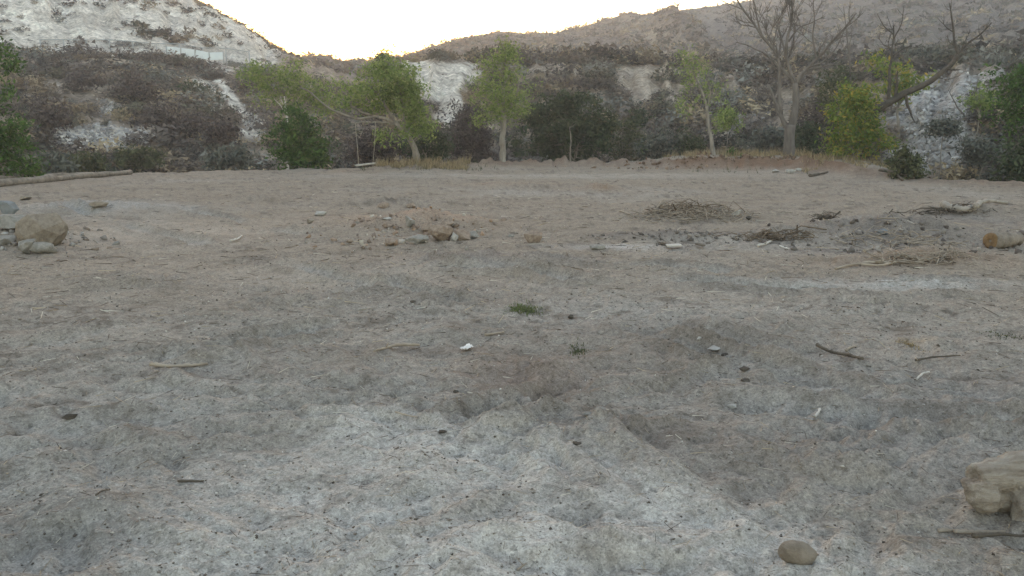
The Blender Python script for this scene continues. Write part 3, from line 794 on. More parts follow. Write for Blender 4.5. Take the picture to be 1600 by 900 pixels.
leafy('young_tree', 'slim pale leaning trunk with sparse tufts of leaves, right of the straight cottonwood', 'tree', R3,
      [([(1115, 240), (1111, 215), (1107, 190), (1104, 165)], .12, .075), ([(1104, 165), (1096, 140), (1084, 115), (1076, 92)], .06, .015), ([(1105, 170), (1110, 145), (1108, 120)], .05, .012),
       ([(1104, 160), (1090, 150), (1078, 148)], .035, .01)],
      [(1080, 90, 16, 18, 22), (1075, 120, 18, 22, 16), (1098, 130, 18, 24, 18), (1070, 162, 14, 14, 14), (1112, 150, 20, 22, 18), (1092, 105, 14, 14, 10), (1122, 185, 14, 14, 10)],
      M['leaf_cotton'], M['bark_pale'], .09, 22, .32, 6, twig=.015)
R4 = 43.5
bare('bare_tree', 'tall bare grey tree with forked trunk and fine leafless twigs', R4, ([(1233, 238), (1233, 222), (1234, 205), (1236, 195)], .30, .24),
     [([(1237, 198), (1242, 175), (1244, 150), (1242, 130)], .19, .13, .25), ([(1232, 205), (1224, 190), (1218, 175), (1208, 150), (1202, 135)], .13, .05, .9),
      ([(1242, 132), (1250, 118), (1262, 106), (1275, 94), (1292, 74), (1318, 48), (1338, 20)], .10, .03, 1.1), ([(1240, 128), (1222, 108), (1196, 84), (1172, 72), (1150, 66)], .07, .02, 1.1), ([(1258, 110), (1284, 104), (1312, 100), (1330, 92)], .05, .015, 1.1), ([(1243, 140), (1234, 112), (1228, 85), (1222, 62), (1214, 40)], .11, .03, 1.1),
      ([(1220, 178), (1217, 120), (1214, 85), (1204, 64), (1190, 55), (1172, 35), (1152, 0), (1145, -25)], .10, .03, 1.2),
      ([(1228, 88), (1230, 60), (1238, 30), (1236, -10), (1234, -50)], .075, .02, 1.2), ([(1190, 55), (1182, 25), (1176, -5), (1178, -40)], .05, .015, 1.1),
      ([(1232, 65), (1246, 45), (1268, 35), (1290, 25)], .045, .012, 1.2), ([(1275, 94), (1270, 60), (1272, 20), (1268, -30)], .045, .012, 1.2), ([(1243, 165), (1256, 158), (1270, 150), (1278, 146)], .03, .01, .9),
      ([(1262, 106), (1290, 95), (1310, 70), (1322, 40)], .04, .01, 1.1), ([(1236, 120), (1200, 100), (1180, 90)], .035, .01, 1.1)],
     M['bark_dead'], 12, 3, 1.75)
R5 = 40.5
bare('bare_tree', 'leafless tree leaning hard to the right above a leafy green bush', R5, ([(1352, 246), (1356, 222), (1362, 195), (1370, 172)], .19, .155),
     [([(1370, 172), (1388, 160), (1410, 148), (1436, 136), (1462, 120), (1484, 104), (1498, 86)], .15, .085, .7),
      ([(1388, 162), (1389, 140), (1391, 110), (1394, 85), (1397, 60), (1396, 40)], .075, .025, 1.3), ([(1498, 88), (1492, 65), (1488, 40), (1484, 5)], .06, .02, 1.3), ([(1490, 98), (1500, 80), (1510, 70), (1530, 55), (1550, 35)], .055, .02, 1.4),
      ([(1397, 60), (1410, 35), (1412, 10)], .03, .01, 1.3), ([(1394, 88), (1408, 78), (1424, 70)], .025, .008, 1.2), ([(1397, 55), (1380, 40), (1370, 20)], .025, .008, 1.2), ([(1460, 120), (1480, 125), (1500, 118)], .025, .008, 1.2)],
     M['bark_dark'], 14, 3, 1.7)
bare('bare_tree', 'faint bare sapling with hanging twigs behind the tall bare tree', 50, ([(1330, 200), (1331, 160), (1329, 120)], .07, .05),
     [([(1329, 120), (1326, 80), (1322, 40), (1318, 10)], .05, .012, 1.3), ([(1330, 140), (1340, 110), (1352, 85)], .035, .01, 1.2)], M['bark_dead'], 15, 3, .9)
bare('bare_tree', 'crooked bare tree on the pale talus at the right', 46, ([(1536, 255), (1530, 225), (1520, 200)], .08, .06),
     [([(1520, 200), (1505, 178), (1490, 158), (1482, 140)], .055, .012, 1.2), ([(1524, 205), (1526, 180), (1520, 155), (1530, 120)], .04, .01, 1.2), ([(1530, 225), (1545, 215), (1556, 205)], .03, .01, 1.2)], M['bark_dead'], 16, 3, .9)

def shrub(label, r, x, yb, w, h, leaf, n=40, name='shrub', cat='shrub', size=.10, per=32, sig=.30, seed=1, group=None, lobes=None, bark='bark', stems=4):
    rng = np.random.default_rng(seed); yc = yb - h * .5
    st = []
    for q in range(stems):
        tx = x + rng.uniform(-.6, .6) * w; ty = yb - h * rng.uniform(.5, .9)
        st.append(([(x + rng.uniform(-.1, .1) * w, yb), ((x + tx) / 2, yb - h * .35), (tx, ty, rng.uniform(-.4, .4))], .04, .012))
    lb = lobes or [(x, yc + h * .05, w, h * .45, n), (x - w * .45, yb - h * .33, w * .5, h * .3, n // 4), (x + w * .45, yb - h * .35, w * .5, h * .32, n // 4), (x + rng.uniform(-.3, .3) * w, yb - h * .8, w * .5, h * .22, n // 5)]
    return leafy(name, label, cat, r, st, lb, M[leaf], M[bark], size, per, sig, seed, group, .014, ('stem', 'foliage'), .75)

# --- leafy bushes and trees
leafy('green_tree', 'dense bright green tree cut off by the left edge', 'tree', 33,
      [([(-18, 282), (-16, 230), (-14, 180), (-12, 120)], .14, .04), ([(-15, 220), (10, 190), (28, 170)], .05, .015), ([(-14, 190), (-35, 150), (-45, 120)], .05, .015)],
      [(-14, 200, 50, 40, 110), (12, 236, 40, 28, 80), (-8, 150, 28, 22, 36), (6, 84, 22, 15, 20), (-30, 110, 26, 20, 20), (40, 260, 20, 14, 20), (-30, 250, 40, 30, 40)],
      M['leaf_green'], M['bark'], .085, 36, .28, 21)
leafy('green_tree', 'dense dark green tree cut off by the right edge', 'tree', 34,
      [([(1640, 272), (1636, 230), (1632, 180), (1626, 130)], .14, .04), ([(1634, 210), (1608, 180), (1590, 165)], .05, .015)],
      [(1612, 150, 46, 42, 120), (1600, 190, 36, 26, 50), (1625, 110, 30, 18, 30), (1640, 210, 40, 34, 50), (1588, 130, 20, 20, 20)], M['leaf_green'], M['bark'], .085, 36, .28, 22)
shrub('dark low bush at the foot of the right edge tree', 33, 1604, 278, 40, 50, 'leaf_dark', 60, size=.10, seed=23)
shrub('round dark green bush left of the swing', 40, 478, 266, 36, 92, 'leaf_green', 110, size=.11, seed=24, lobes=[(478, 225, 36, 36, 120), (470, 190, 26, 22, 46), (500, 245, 16, 16, 24), (452, 245, 16, 18, 24)])
shrub('low dark bush behind the leaning cottonwood trunk', 44, 668, 252, 32, 52, 'leaf_dark', 70, seed=25)
shrub('brown thicket hanging behind the swing ropes', 45, 585, 260, 48, 60, 'twig_mauve', 90, seed=26, size=.11)
shrub('mauve leafless thicket left of the straight cottonwood', 48, 735, 250, 36, 82, 'twig_mauve', 110, seed=27, size=.12)
shrub('broad dark green bush right of the straight cottonwood', 46, 892, 252, 74, 110, 'leaf_dark', 220, seed=28, size=.13, lobes=[(890, 195, 64, 36, 190), (850, 215, 34, 26, 60), (935, 205, 34, 30, 64), (880, 160, 36, 18, 50), (900, 232, 60, 18, 60), (840, 180, 20, 18, 20)])
leafy('young_tree', 'small crooked pale sapling stem in front of the broad dark bush', 'tree', 43, [([(891, 252), (892, 240), (890, 230), (893, 222), (890, 200)], .05, .02)], [(888, 190, 14, 14, 8)], M['leaf_dark'], M['bark_pale'], .1, 14, .25, 29)
shrub('olive bush beside the broad dark bush', 50, 975, 250, 34, 62, 'leaf_olive', 60, seed=30)
shrub('grey green sage bush below the tan gully', 47, 1035, 252, 40, 48, 'leaf_sage', 80, seed=31)
shrub('dark bush at the foot of the slim leaning tree', 47, 1078, 246, 24, 44, 'leaf_dark', 44, seed=32)
shrub('green bush clump behind the slim leaning tree', 49, 1135, 205, 22, 40, 'leaf_cotton', 30, seed=33)
shrub('leafy green bush with yellow leaves at the foot of the right leaning tree', 39.5, 1338, 248, 42, 108, 'leaf_yellow', 120, seed=34, lobes=[(1336, 190, 30, 34, 80), (1342, 152, 22, 18, 26), (1314, 222, 24, 20, 30), (1374, 216, 20, 22, 26), (1306, 178, 18, 16, 18), (1346, 228, 22, 14, 16), (1352, 180, 18, 20, 20)])
leafy('green_tree', 'green and yellow tree top behind the leaning bare tree', 'tree', 48, [([(1405, 215), (1402, 180), (1405, 150), (1400, 120)], .10, .03), ([(1404, 165), (1425, 140), (1435, 125)], .05, .012)],
      [(1400, 120, 32, 24, 46), (1428, 128, 22, 18, 26), (1372, 105, 22, 16, 22), (1405, 140, 26, 14, 20)], M['leaf_yellow'], M['bark'], .13, 22, .34, 35)
leafy('green_tree', 'olive green tree between the tall bare tree and the leaning one', 'tree', 50, [([(1312, 232), (1310, 190), (1308, 150), (1306, 125)], .10, .03)],
      [(1306, 128, 30, 26, 56), (1318, 150, 26, 20, 34), (1290, 150, 18, 20, 16)], M['leaf_olive'], M['bark'], .13, 24, .34, 36)
shrub('light green bush top on the talus near the right edge', 44, 1530, 185, 18, 44, 'leaf_cotton', 26, seed=37, lobes=[(1530, 153, 18, 13, 26)])
shrub('green weedy bush at the edge of the dirt, front of the talus', 31.5, 1416, 281, 24, 44, 'leaf_olive', 50, seed=38, size=.09, sig=.2)
shrub('blue grey bush in the middle of the talus', 42, 1475, 212, 22, 28, 'leaf_sage', 30, seed=39)
shrub('dusky grey bush beside the crooked bare tree', 40, 1532, 255, 24, 40, 'leaf_sage', 40, seed=40)
shrub('dark blue green bush beside the trunk of the tall bare tree', 46, 1258, 236, 22, 44, 'leaf_dark', 40, seed=41)
shrub('grey thicket right behind the tall bare tree', 52, 1285, 222, 40, 70, 'twig_mauve', 80, seed=42)
shrub('small green yucca-like plant by the slim leaning tree', 42, 1148, 250, 8, 16, 'leaf_green', 10, 'small_plant', 'plant', .08, 20, .14, 43)
shrub('small dark weed on the grass strip right of the tall bare tree', 41, 1268, 250, 8, 16, 'leaf_dark', 10, 'small_plant', 'plant', .08, 20, .14, 44)
shrub('leafy weed on the grass strip beside the yellowing bush', 40, 1296, 250, 12, 20, 'leaf_olive', 14, 'small_plant', 'plant', .08, 20, .14, 45)
# --- bushes on the slopes that stand out one by one
for i, (lab, px, py, rr, w, h, mt) in enumerate([
        ('large mauve bush above the pale talus on the left slope', 215, 150, 72, 30, 26, 'twig_mauve'), ('wide grey brown bush right of the left talus patch', 245, 200, 62, 40, 34, 'twig_mauve'),
        ('olive bush below the left talus patch', 215, 258, 50, 34, 26, 'leaf_olive'), ('dark olive bush at the foot of the left slope, beside the green tree', 130, 268, 46, 26, 24, 'leaf_olive'),
        ('big dusky bush left of the pale talus', 75, 200, 60, 28, 40, 'twig_mauve'), ('pale sage bush at the foot of the slope beside the green tree', 78, 270, 42, 20, 28, 'leaf_sage'),
        ('broad brown bush under the terrace fence', 130, 135, 78, 30, 22, 'twig_mauve'), ('dark bush under the long pale panel', 300, 150, 78, 26, 22, 'leaf_dark'),
        ('tawny bush in the middle of the left slope', 300, 205, 62, 30, 28, 'twig_mauve'), ('grey sage bush on the lower slope left of the dark green bush', 360, 262, 46, 32, 30, 'leaf_sage'),
        ('mauve bush beside the right hand pale scar of the left slope', 350, 225, 56, 28, 34, 'twig_mauve'), ('round grey bush in the middle of the white bluff face', 704, 148, 76, 20, 30, 'twig_mauve'),
        ('dark bush on top of the white bluff face', 700, 106, 85, 22, 16, 'leaf_dark'), ('lone bush on the saddle skyline', 600, 94, 88, 8, 9, 'leaf_dark'),
        ('grey bush on the bluff right of the straight cottonwood', 870, 150, 72, 30, 26, 'twig_mauve'), ('dark bush in the tan gully', 1000, 205, 62, 22, 34, 'leaf_dark'),
        ('dark bush on the bluff rim above the gully', 1030, 108, 86, 18, 14, 'leaf_dark'), ('brown bush on the bluff rim right of the straight cottonwood', 905, 128, 84, 26, 20, 'twig_mauve'),
        ('blue grey bush high on the right slope', 1440, 95, 76, 26, 20, 'leaf_sage'), ('dusky bush at the foot of the bluff between the bare trees', 1200, 232, 52, 26, 30, 'leaf_sage')]):
    p = at_r(px, py, rr)
    shrub(lab, rr, px, py, w, h, mt, 46, seed=60 + i, size=.15, per=22, sig=.34, group='bushes on the slopes', stems=3)

# --- dry grass
def grass(name, label, spots, mat, n, hgt, seed, wide=.012):
    rng = np.random.default_rng(seed); T = []
    for (x0, x1, ya, yb, ra, rb) in spots:
        for q in range(n):
            r = rng.uniform(ra, rb); az = rng.uniform(az_of(x0, ya), az_of(x1, ya)); x = r * math.sin(az); y = r * math.cos(az)
            if (r - ra) / (rb - ra) < .22 + .75 * float(perlin(az * 45, 3.3)) + .3 * float(perlin(az * 140, 8.3)): continue
            if perlin(x * .9, y * .9) + .6 * perlin(x * 2.6, y * 2.6) < rng.uniform(-.35, .45): continue
            T.append((x, y))
    T = np.array(T); z = ground_h(T[:, 0], T[:, 1]); m = len(T)
    h = hgt * rng.uniform(.3, 1.1, m) * np.clip(.75 + 1.1 * perlin(T[:, 0] * 1.3 + 8, T[:, 1] * 1.3), .25, 1.5); a = rng.uniform(0, 6.28, m); ln = rng.uniform(.1, .6, m) * h; b = rng.uniform(0, 6.28, m)
    p = np.stack([T[:, 0], T[:, 1], z - .01], 1); s = np.stack([np.cos(a), np.sin(a), 0 * a], 1) * wide
    tip = p + np.stack([np.cos(b) * ln, np.sin(b) * ln, h], 1)
    g = Geo(); g.tris(np.stack([p - s, p + s, tip], 1)); o = g.build(name, mat, sm=False)
    return tag(o, label, kind='stuff')
grass('dry_grass', 'tawny dry grass under the leaning cottonwood', [(585, 735, 255, 250, 35.8, 39.0)], M['straw'], 3600, .40, 71, .02)
grass('dry_grass', 'tawny dry grass strip under the bare trees', [(1035, 1345, 245, 240, 40.2, 46.5)], M['straw'], 8200, .42, 72, .02)
grass('dry_grass', 'dry grass around the yellowing bush at the right', [(1250, 1395, 250, 240, 34.5, 40.8)], M['straw'], 3600, .3, 73, .02)

grass('dry_grass', 'sparse straws and weeds straggling over the far rim of the lot', [(560, 780, 255, 250, 34.5, 40), (980, 1420, 250, 240, 33, 46)], M['leaf_olive'], 1500, .22, 74, .014)
# ------------------------------------------------------------------ the swing
sw_r = R1 - .05
a1, a2 = at_r(555, 192.5, sw_r), at_r(587, 190.5, sw_r)
b1, b2 = at_r(560.5, 257.4, sw_r - .2), at_r(583, 255, sw_r + .1)
e1, e2 = at_r(555.5, 258.6, sw_r - .24), at_r(588.5, 254.8, sw_r + .14)
sw = empty('rope_swing', ((e1.x + e2.x) / 2, (e1.y + e2.y) / 2, float(ground_h(e1.x, e1.y))), 'plank swing on two pale ropes hung from the leaning cottonwood', 'swing')
rng = np.random.default_rng(80)
for a, b in ((a1, b1), (a2, b2)):
    g = Geo(); g.tube(curve([a, (Vector(a) + Vector(b)) / 2 + Vector((.01, 0, 0)), b], 8, rng, .004), np.full(8, .013), 6); g.build('rope', M['rope'], sw, sw.location)
def board(p0, p1, wid, th, seed=0):
    """a plank from p0 to p1 with slightly chamfered edges"""
    p0 = np.array(p0); p1 = np.array(p1); d = p1 - p0; L = np.linalg.norm(d); d /= L
    s = np.cross(d, (0, 0, 1)); s /= np.linalg.norm(s); u = np.cross(s, d)
    bm = bmesh.new(); bmesh.ops.create_cube(bm, size=1)
    bmesh.ops.bevel(bm, geom=bm.edges[:], offset=.03, segments=1, affect='EDGES')
    V = np.array([v.co[:] for v in bm.verts]); fc = {}
    for f in bm.faces: fc.setdefault(len(f.verts), []).append([v.index for v in f.verts])
    V = (p0 + p1) / 2 + V[:, :1] * L * d + V[:, 1:2] * wid * s + V[:, 2:] * th * u
    bm.free(); return V, [np.array(q) for q in fc.values()]
V, fc = board(e1, e2, .24, .075)
mesh_obj('seat', V - np.array(sw.location), fc, M['plank'], sw)

# ------------------------------------------------------------------ the terrace fence and the pale panel under the cliff
def hill_pt(H, x, u):
    q = H.rz(np.array([az_of(x, 95)]), np.array([u])); return Vector((float(q[0][0]), float(q[1][0]), float(q[2][0])))
fx = np.arange(66, 392, 36.0); fp = [hill_pt(HA, x, 3.35) for x in fx]
fe = empty('chain_link_fence', fp[0], 'grey chain link fence along the terrace at the foot of the white cliff', 'fence')
rng = np.random.default_rng(81); O = np.array(fp[0])
for p in fp:
    g = Geo(); g.tube([p - Vector((0, 0, .3)), p + Vector((0, 0, 1.0)), p + Vector((0, 0, 1.95))], [.06] * 3, 6); g.build('post', M['galv'], fe, O)
for a, b in zip(fp[:-1], fp[1:]):
    g = Geo(); g.tube([a + Vector((0, 0, 1.9)), b + Vector((0, 0, 1.9))], [.05, .05], 5); g.build('rail', M['galv'], fe, O)
g = Geo()
for a, b in zip(fp[:-1], fp[1:]):
    d = b - a
    for q in np.arange(-1.8 / 3, 1.0, .055):
        for sgn in (0, 1):
            t0, t1 = max(0, q), min(1, q + 1.8 / 3)
            if t1 <= t0: continue
            z0, z1 = .05 + (t0 - q) * 3, .05 + (t1 - q) * 3
            if sgn: z0, z1 = 1.9 - z0, 1.9 - z1
            g.tube([a + d * t0 + Vector((0, .01 * sgn, z0)), a + d * t1 + Vector((0, .01 * sgn, z1))], [.011, .011], 3, False)
o = g.build('wire_mesh', M['galv'], fe, O); o['kind'] = 'stuff'
px0 = [262, 284, 306, 328, 350]; pp = [hill_pt(HA, x, 3.10) + Vector((0, 0, .6)) for x in px0]
pe = empty('panel_wall', pp[0], 'long low pale blue panel wall at the right end of the fence', 'wall'); O = np.array(pp[0])
for a, b in zip(pp[:-1], pp[1:]):
    d = (b - a).normalized() * .02
    V, fc = board(a + d + Vector((0, 0, .5)), b - d + Vector((0, 0, .5)), .08, .8); mesh_obj('panel', V - O, fc, M['panel'], pe)
for p in pp:
    g = Geo(); g.tube([p + Vector((0, -.1, -.3)), p + Vector((0, -.1, .95))], [.05, .05], 6); g.build('post', M['galv'], pe, O)

# ------------------------------------------------------------------ rocks, logs and litter on the dirt
def rock(label, x, yb, w, h, mat, seed, ang=.5, depth=.8, name='rock', cat='rock', group=None, sink=.12, tilt=0.0, sub=3):
    p = gp(x, yb); m = mppx(p); sx, sz = w * m / 2, h * m / 2; sy = sx * depth
    rng = random.Random(seed); off = Vector((rng.uniform(0, 50), rng.uniform(0, 50), rng.uniform(0, 50)))
    bm = bmesh.new(); planes = []
    if ang >= .45:                            # broken rock: the hull of a few points, roughened
        for q in range(int(26 - 14 * ang)):
            v = Vector((rng.gauss(0, 1), rng.gauss(0, 1), rng.gauss(0, 1))).normalized(); bm.verts.new(v * rng.uniform(.85, 1.1))
        h = bmesh.ops.convex_hull(bm, input=bm.verts[:]); bmesh.ops.delete(bm, geom=[e for e in h['geom_interior'] if isinstance(e, bmesh.types.BMVert)], context='VERTS')
        bmesh.ops.subdivide_edges(bm, edges=bm.edges[:], cuts=3, use_grid_fill=True)
        for v in bm.verts: v.co = v.co * (1 + .07 * mnoise.noise(v.co * 2.2 + off) + .05 * mnoise.noise(v.co * 6 + off))
    else:
        bmesh.ops.create_icosphere(bm, subdivisions=sub, radius=1)
    if ang >= .45: ang = .6
    for q in range(int(9 * ang) + 2):
        n = Vector((rng.gauss(0, 1), rng.gauss(0, 1), rng.gauss(0, 1))).normalized(); planes.append((n, rng.uniform(.62, .92)))
    for v in (bm.verts if ang < .45 else []):
        c = v.co.normalized()
        k = 1 + .22 * mnoise.noise(c * 1.3 + off) + .08 * mnoise.noise(c * 3.1 + off) + .03 * mnoise.noise(c * 8 + off)
        c = c * k
        for n, dd in planes:
            e = c.dot(n) - dd
            if e > 0: c = c - n * e * (.5 + .45 * ang)
        v.co = c
    ca, sa = math.cos(tilt), math.sin(tilt)
    lo = 9
    for v in bm.verts:
        a, b, c = v.co.x * sx, v.co.y * sy, v.co.z * sz
        v.co = (a * ca + c * sa, b, -a * sa + c * ca); lo = min(lo, v.co.z)
    me = bpy.data.meshes.new(name)
    for f in bm.faces: f.smooth = ang < .45
    bm.to_mesh(me); bm.free(); me.materials.append(M[mat])
    o = bpy.data.objects.new(name, me); COL.objects.link(o)
    o.location = (p.x, p.y + sy * .6, float(ground_h(p.x, p.y + sy * .6)) - lo - sink * 2 * sz)
    return tag(o, label, cat, group)

GR = 'rocks heaped at the left edge'
rock('large brown angular boulder in the left rock heap', 54, 388, 68, 62, 'rock_brown', 31, .5, .85, group=GR, tilt=.25, sink=.12)
rock('pale smooth saddle shaped stone in front of the brown boulder', 62, 396, 36, 18, 'rock_grey', 12, .3, .7, group=GR, tilt=.1, sink=.05)
rock('small pale wedge stone left of the saddle shaped stone', 36, 398, 36, 22, 'rock_grey', 9, .6, .7, group=GR, tilt=-.5)
rock('blue grey boulder cut off by the left edge', 2, 342, 36, 28, 'rock_blue', 5, .5, .8, group=GR)
rock('grey slab under the blue grey boulder at the left edge', 10, 364, 60, 22, 'rock_grey', 6, .6, .9, group=GR, tilt=.1)
rock('grey stone lowest at the left edge', 4, 384, 30, 18, 'rock_grey', 7, .6, .9, group=GR)
rock('small stone lying between the slab and the brown boulder', 26, 380, 18, 10, 'rock_grey', 8, .6, .9, group=GR)
rock('lone tan stone behind the left rock heap', 38, 313, 18, 12, 'rock_brown', 10, .6, .9)
rock('tan stone behind the left heap, right side', 150, 333, 30, 10, 'rock_brown', 11, .6, .9)
GP = 'rubble stones left of centre'
for i, (lab, x, y, w, h, mt, an) in enumerate([
        ('rounded reddish stone lowest in the rubble, standing apart at its left', 610, 385, 20, 12, 'rock_red', .5), ('biggest tan boulder at the front of the rubble', 688, 379, 34, 22, 'rock_red', .5),
        ('tan boulder right beside the biggest one in the rubble', 722, 376, 34, 20, 'rock_red', .6), ('pale block tucked between the two tan boulders', 708, 378, 16, 12, 'rock_pale', .7),
        ('grey flat stone at the right end of the rubble', 740, 373, 18, 12, 'rock_grey', .7), ('pale grey lump in the low front of the rubble', 652, 381, 34, 12, 'rock_grey', .5),
        ('rose stone at the top left of the rubble', 598, 326, 18, 8, 'rock_red', .7), ('small pale flake at the left of the rubble', 500, 338, 18, 7, 'rock_pale', .7),
        ('tan pebble left of the rubble', 483, 349, 14, 7, 'rock_brown', .6), ('ochre stone high in the rubble', 642, 325, 14, 8, 'rock_red', .6),
        ('grey block in the middle of the rubble', 636, 350, 22, 14, 'rock_grey', .6), ('reddish block left in the middle of the rubble', 606, 352, 16, 10, 'rock_red', .7),
        ('flat pale flake on top of the rubble', 604, 343, 16, 4, 'rock_pale', .8), ('dark stone at the back of the rubble', 700, 347, 14, 6, 'rock_grey', .7),
        ('tan stone behind the biggest boulder in the rubble', 664, 366, 30, 14, 'rock_red', .6), ('reddish stone behind the right tan boulder', 696, 358, 24, 10, 'rock_red', .6), ('small tan stone at the left foot of the rubble', 546, 380, 10, 6, 'rock_red', .6)]):
    rock(lab, x, y, w * 1.2, h * 1.35, mt, 100 + i, an, .85, group=GP, sink=.10)
rock('lone squat reddish boulder right of the rubble', 835, 379, 38, 24, 'rock_red', 130, .6, .8)
rock('small dark stone left of the lone squat boulder', 799, 371, 10, 6, 'rock_grey', 131, .6)
rock('oval brown river stone at the lower right', 1249, 880, 64, 40, 'rock_brown', 132, .15, .6, tilt=.35, sink=.2)
rock('angular grey stone with a pointed top in the right foreground', 938, 652, 32, 20, 'rock_grey', 133, .8, .8)
rock('low dark stone beside the pointed grey stone', 920, 651, 18, 9, 'rock_grey', 134, .6, .8)
rock('small white stone below the mid right scatter', 1145, 639, 17, 9, 'rock_pale', 135, .7, .8)
rock('pale oblong stone beside a dark clod, right of centre', 1118, 551, 24, 9, 'rock_pale', 136, .5, .8)
rock('dark clod touching the pale oblong stone', 1134, 553, 13, 9, 'clod', 137, .7, .8, 'dirt_clod', 'clod')
rock('white flat stone left of the pale oblong one', 1092, 545, 14, 5, 'rock_pale', 138, .7, .8)
rock('white pebble furthest left in the right of centre scatter', 1034, 534, 10, 5, 'rock_pale', 139, .6, .8)
rock('dark brown clod below the pale oblong stone', 1164, 581, 18, 8, 'clod', 140, .7, .8, 'dirt_clod', 'clod')
rock('flat dark clod just under the brown one', 1168, 597, 22, 5, 'clod', 141, .7, .8, 'dirt_clod', 'clod')
rock('square dark lump in the near centre', 712, 615, 11, 8, 'clod', 142, .9, .8, 'dirt_clod', 'clod')
rock('black clod pair at the left foreground', 110, 660, 28, 8, 'clod', 143, .8, .6, 'dirt_clod', 'clod')
rock('dark clod left of the green grass tuft', 646, 474, 12, 6, 'clod', 144, .7, .8, 'dirt_clod', 'clod')
rock('dark clod right of the green grass tuft', 893, 498, 12, 7, 'clod', 145, .7, .8, 'dirt_clod', 'clod')
rock('black clod on the rim of the pale sand', 902, 697, 18, 8, 'clod', 146, .8, .8, 'dirt_clod', 'clod')
rock('dark curled clod in the pale sand', 692, 680, 18, 9, 'clod', 147, .8, .7, 'dirt_clod', 'clod')
rock('black rock beside the pale block at the brush pile', 1171, 344, 12, 7, 'clod', 148, .8, .8)
rock('pale block at the right end of the big brush pile', 1153, 338, 17, 11, 'rock_pale', 149, .8, .8, tilt=-.3)
rock('flat pale grey slab below the big brush pile', 935, 389, 46, 11, 'rock_grey', 150, .8, .7, sink=.25)
rock('blue grey flat stone in the debris at the right', 1386, 350, 28, 10, 'rock_blue', 151, .8, .8)
for i, (x, y, w, h) in enumerate([(1212, 270, 14, 6), (1236, 271, 18, 7), (1250, 268, 12, 6)]):
    rock(['grey stone first in the row below the tall bare tree', 'pale stone in the middle of the row below the tall bare tree', 'small stone last in the row below the tall bare tree'][i], x, y, w, h, 'rock_pale', 160 + i, .7)

def stick(label, pts, r0, r1, mat, seed, name='stick', cat='stick', group=None, lift=0.85, wig=.02, k=7, forks=0):
    """a branch lying on the dirt along pixel points; radii in photo pixels"""
    rng = np.random.default_rng(seed); P = [gp(x, y) for x, y in pts]; m = mppx(P[0])
    c = curve(P, max(8, 5 * len(P)), rng, wig); n = len(c); rad = np.linspace(r0 * m, r1 * m, n) * (1 + .12 * rng.normal(size=n))
    z = ground_h(c[:, 0], c[:, 1], False); z = np.maximum(z, ground_h(c[:, 0], c[:, 1])); z2 = np.polyval(np.polyfit(np.arange(n), z, 2), np.arange(n)); z2 = z2 + max(0, float((z - z2).max())) * .8
    c[:, 2] = z2 + rad * lift
    g = Geo(); g.tube(c, np.abs(rad), k)
    for q in range(forks):
        i = int(rng.uniform(.3, .9) * n); d = rng.normal(size=3); d[2] = abs(d[2]) * .5; d /= np.linalg.norm(d); L = rng.uniform(8, 22) * m
        g.tube([c[i], c[i] + d * L * .6 + np.array([0, 0, .02]), c[i] + d * L], [rad[i] * .6, rad[i] * .4, rad[i] * .2], 5)
    o = g.build(name, M[mat], origin=c[0]); o.location = c[0]
    return tag(o, label, cat, group)

stick('long weathered pole lying along the left edge of the lot', [(-150, 312), (-40, 297), (60, 287), (140, 278), (204, 272)], 7.5, 5.0, 'pole', 201, 'fallen_log', 'log', lift=.6, wig=.008, k=12)
stick('thinner pole lying behind the long weathered one at the left', [(-60, 290), (30, 281), (128, 275)], 4.2, 3.0, 'pole', 202, 'fallen_log', 'log', lift=.9, wig=.008, k=10)
stick('pale split stick with a dark end, left foreground', [(236, 575), (262, 576), (300, 575), (325, 571)], 3.2, 2.0, 'wood_tan', 203, forks=0)
stick('dark straight stick in the right foreground', [(1276, 546), (1300, 553), (1325, 562), (1347, 569)], 2.6, 2.2, 'wood_dark', 204, wig=.01)
stick('short pale twig above the dark straight stick', [(1322, 550), (1338, 543)], 2.0, 1.4, 'wood_tan', 205)
stick('thin bent dark twig right of the dark straight stick', [(1430, 566), (1460, 562), (1500, 561)], 1.8, 1.0, 'wood_dark', 206)
stick('white crooked twig at the right', [(1432, 597), (1442, 592), (1452, 584)], 1.6, 1.2, 'bark_bleached', 207)
stick('white bone-like twig below the dark straight stick', [(1273, 655), (1278, 650), (1282, 643)], 2.2, 1.6, 'bark_bleached', 208)
stick('tan broken branch left of the white paper scrap', [(585, 553), (620, 547), (655, 545)], 2.0, 3.0, 'wood_tan', 209, forks=1)
stick('brown stick right of the white paper scrap', [(758, 526), (775, 523), (788, 521)], 2.2, 1.6, 'wood_tan', 210)
stick('white twig on the dirt far left', [(360, 378), (372, 376), (378, 370)], 1.5, 1.0, 'bark_bleached', 211)
stick('pale grey log first of the pair at the right', [(1472, 325), (1486, 329), (1504, 335), (1522, 331)], 4.5, 4.0, 'wood_grey', 212, 'fallen_log', 'log', k=10)
stick('pale curved branch second of the pair at the right', [(1524, 331), (1540, 324), (1556, 321), (1572, 320)], 3.6, 2.4, 'wood_grey', 213, 'fallen_log', 'log', k=9)
stick('long thin branch lying before the right debris', [(1305, 422), (1330, 416), (1360, 411), (1395, 414)], 1.6, 2.2, 'wood_tan', 214, forks=2)
stick('reddish thin branch beside the long thin one', [(1345, 417), (1375, 418), (1400, 412), (1440, 412)], 1.8, 1.2, 'wood_tan', 215, forks=2)
stick('brown broken branch on the berm at the right', [(1265, 277), (1280, 274), (1293, 270)], 2.2, 1.5, 'wood_dark', 216, forks=1)
stick('pale forked branch below the second brush pile', [(1184, 386), (1196, 383), (1206, 378)], 1.8, 1.4, 'bark_bleached', 217, forks=1)
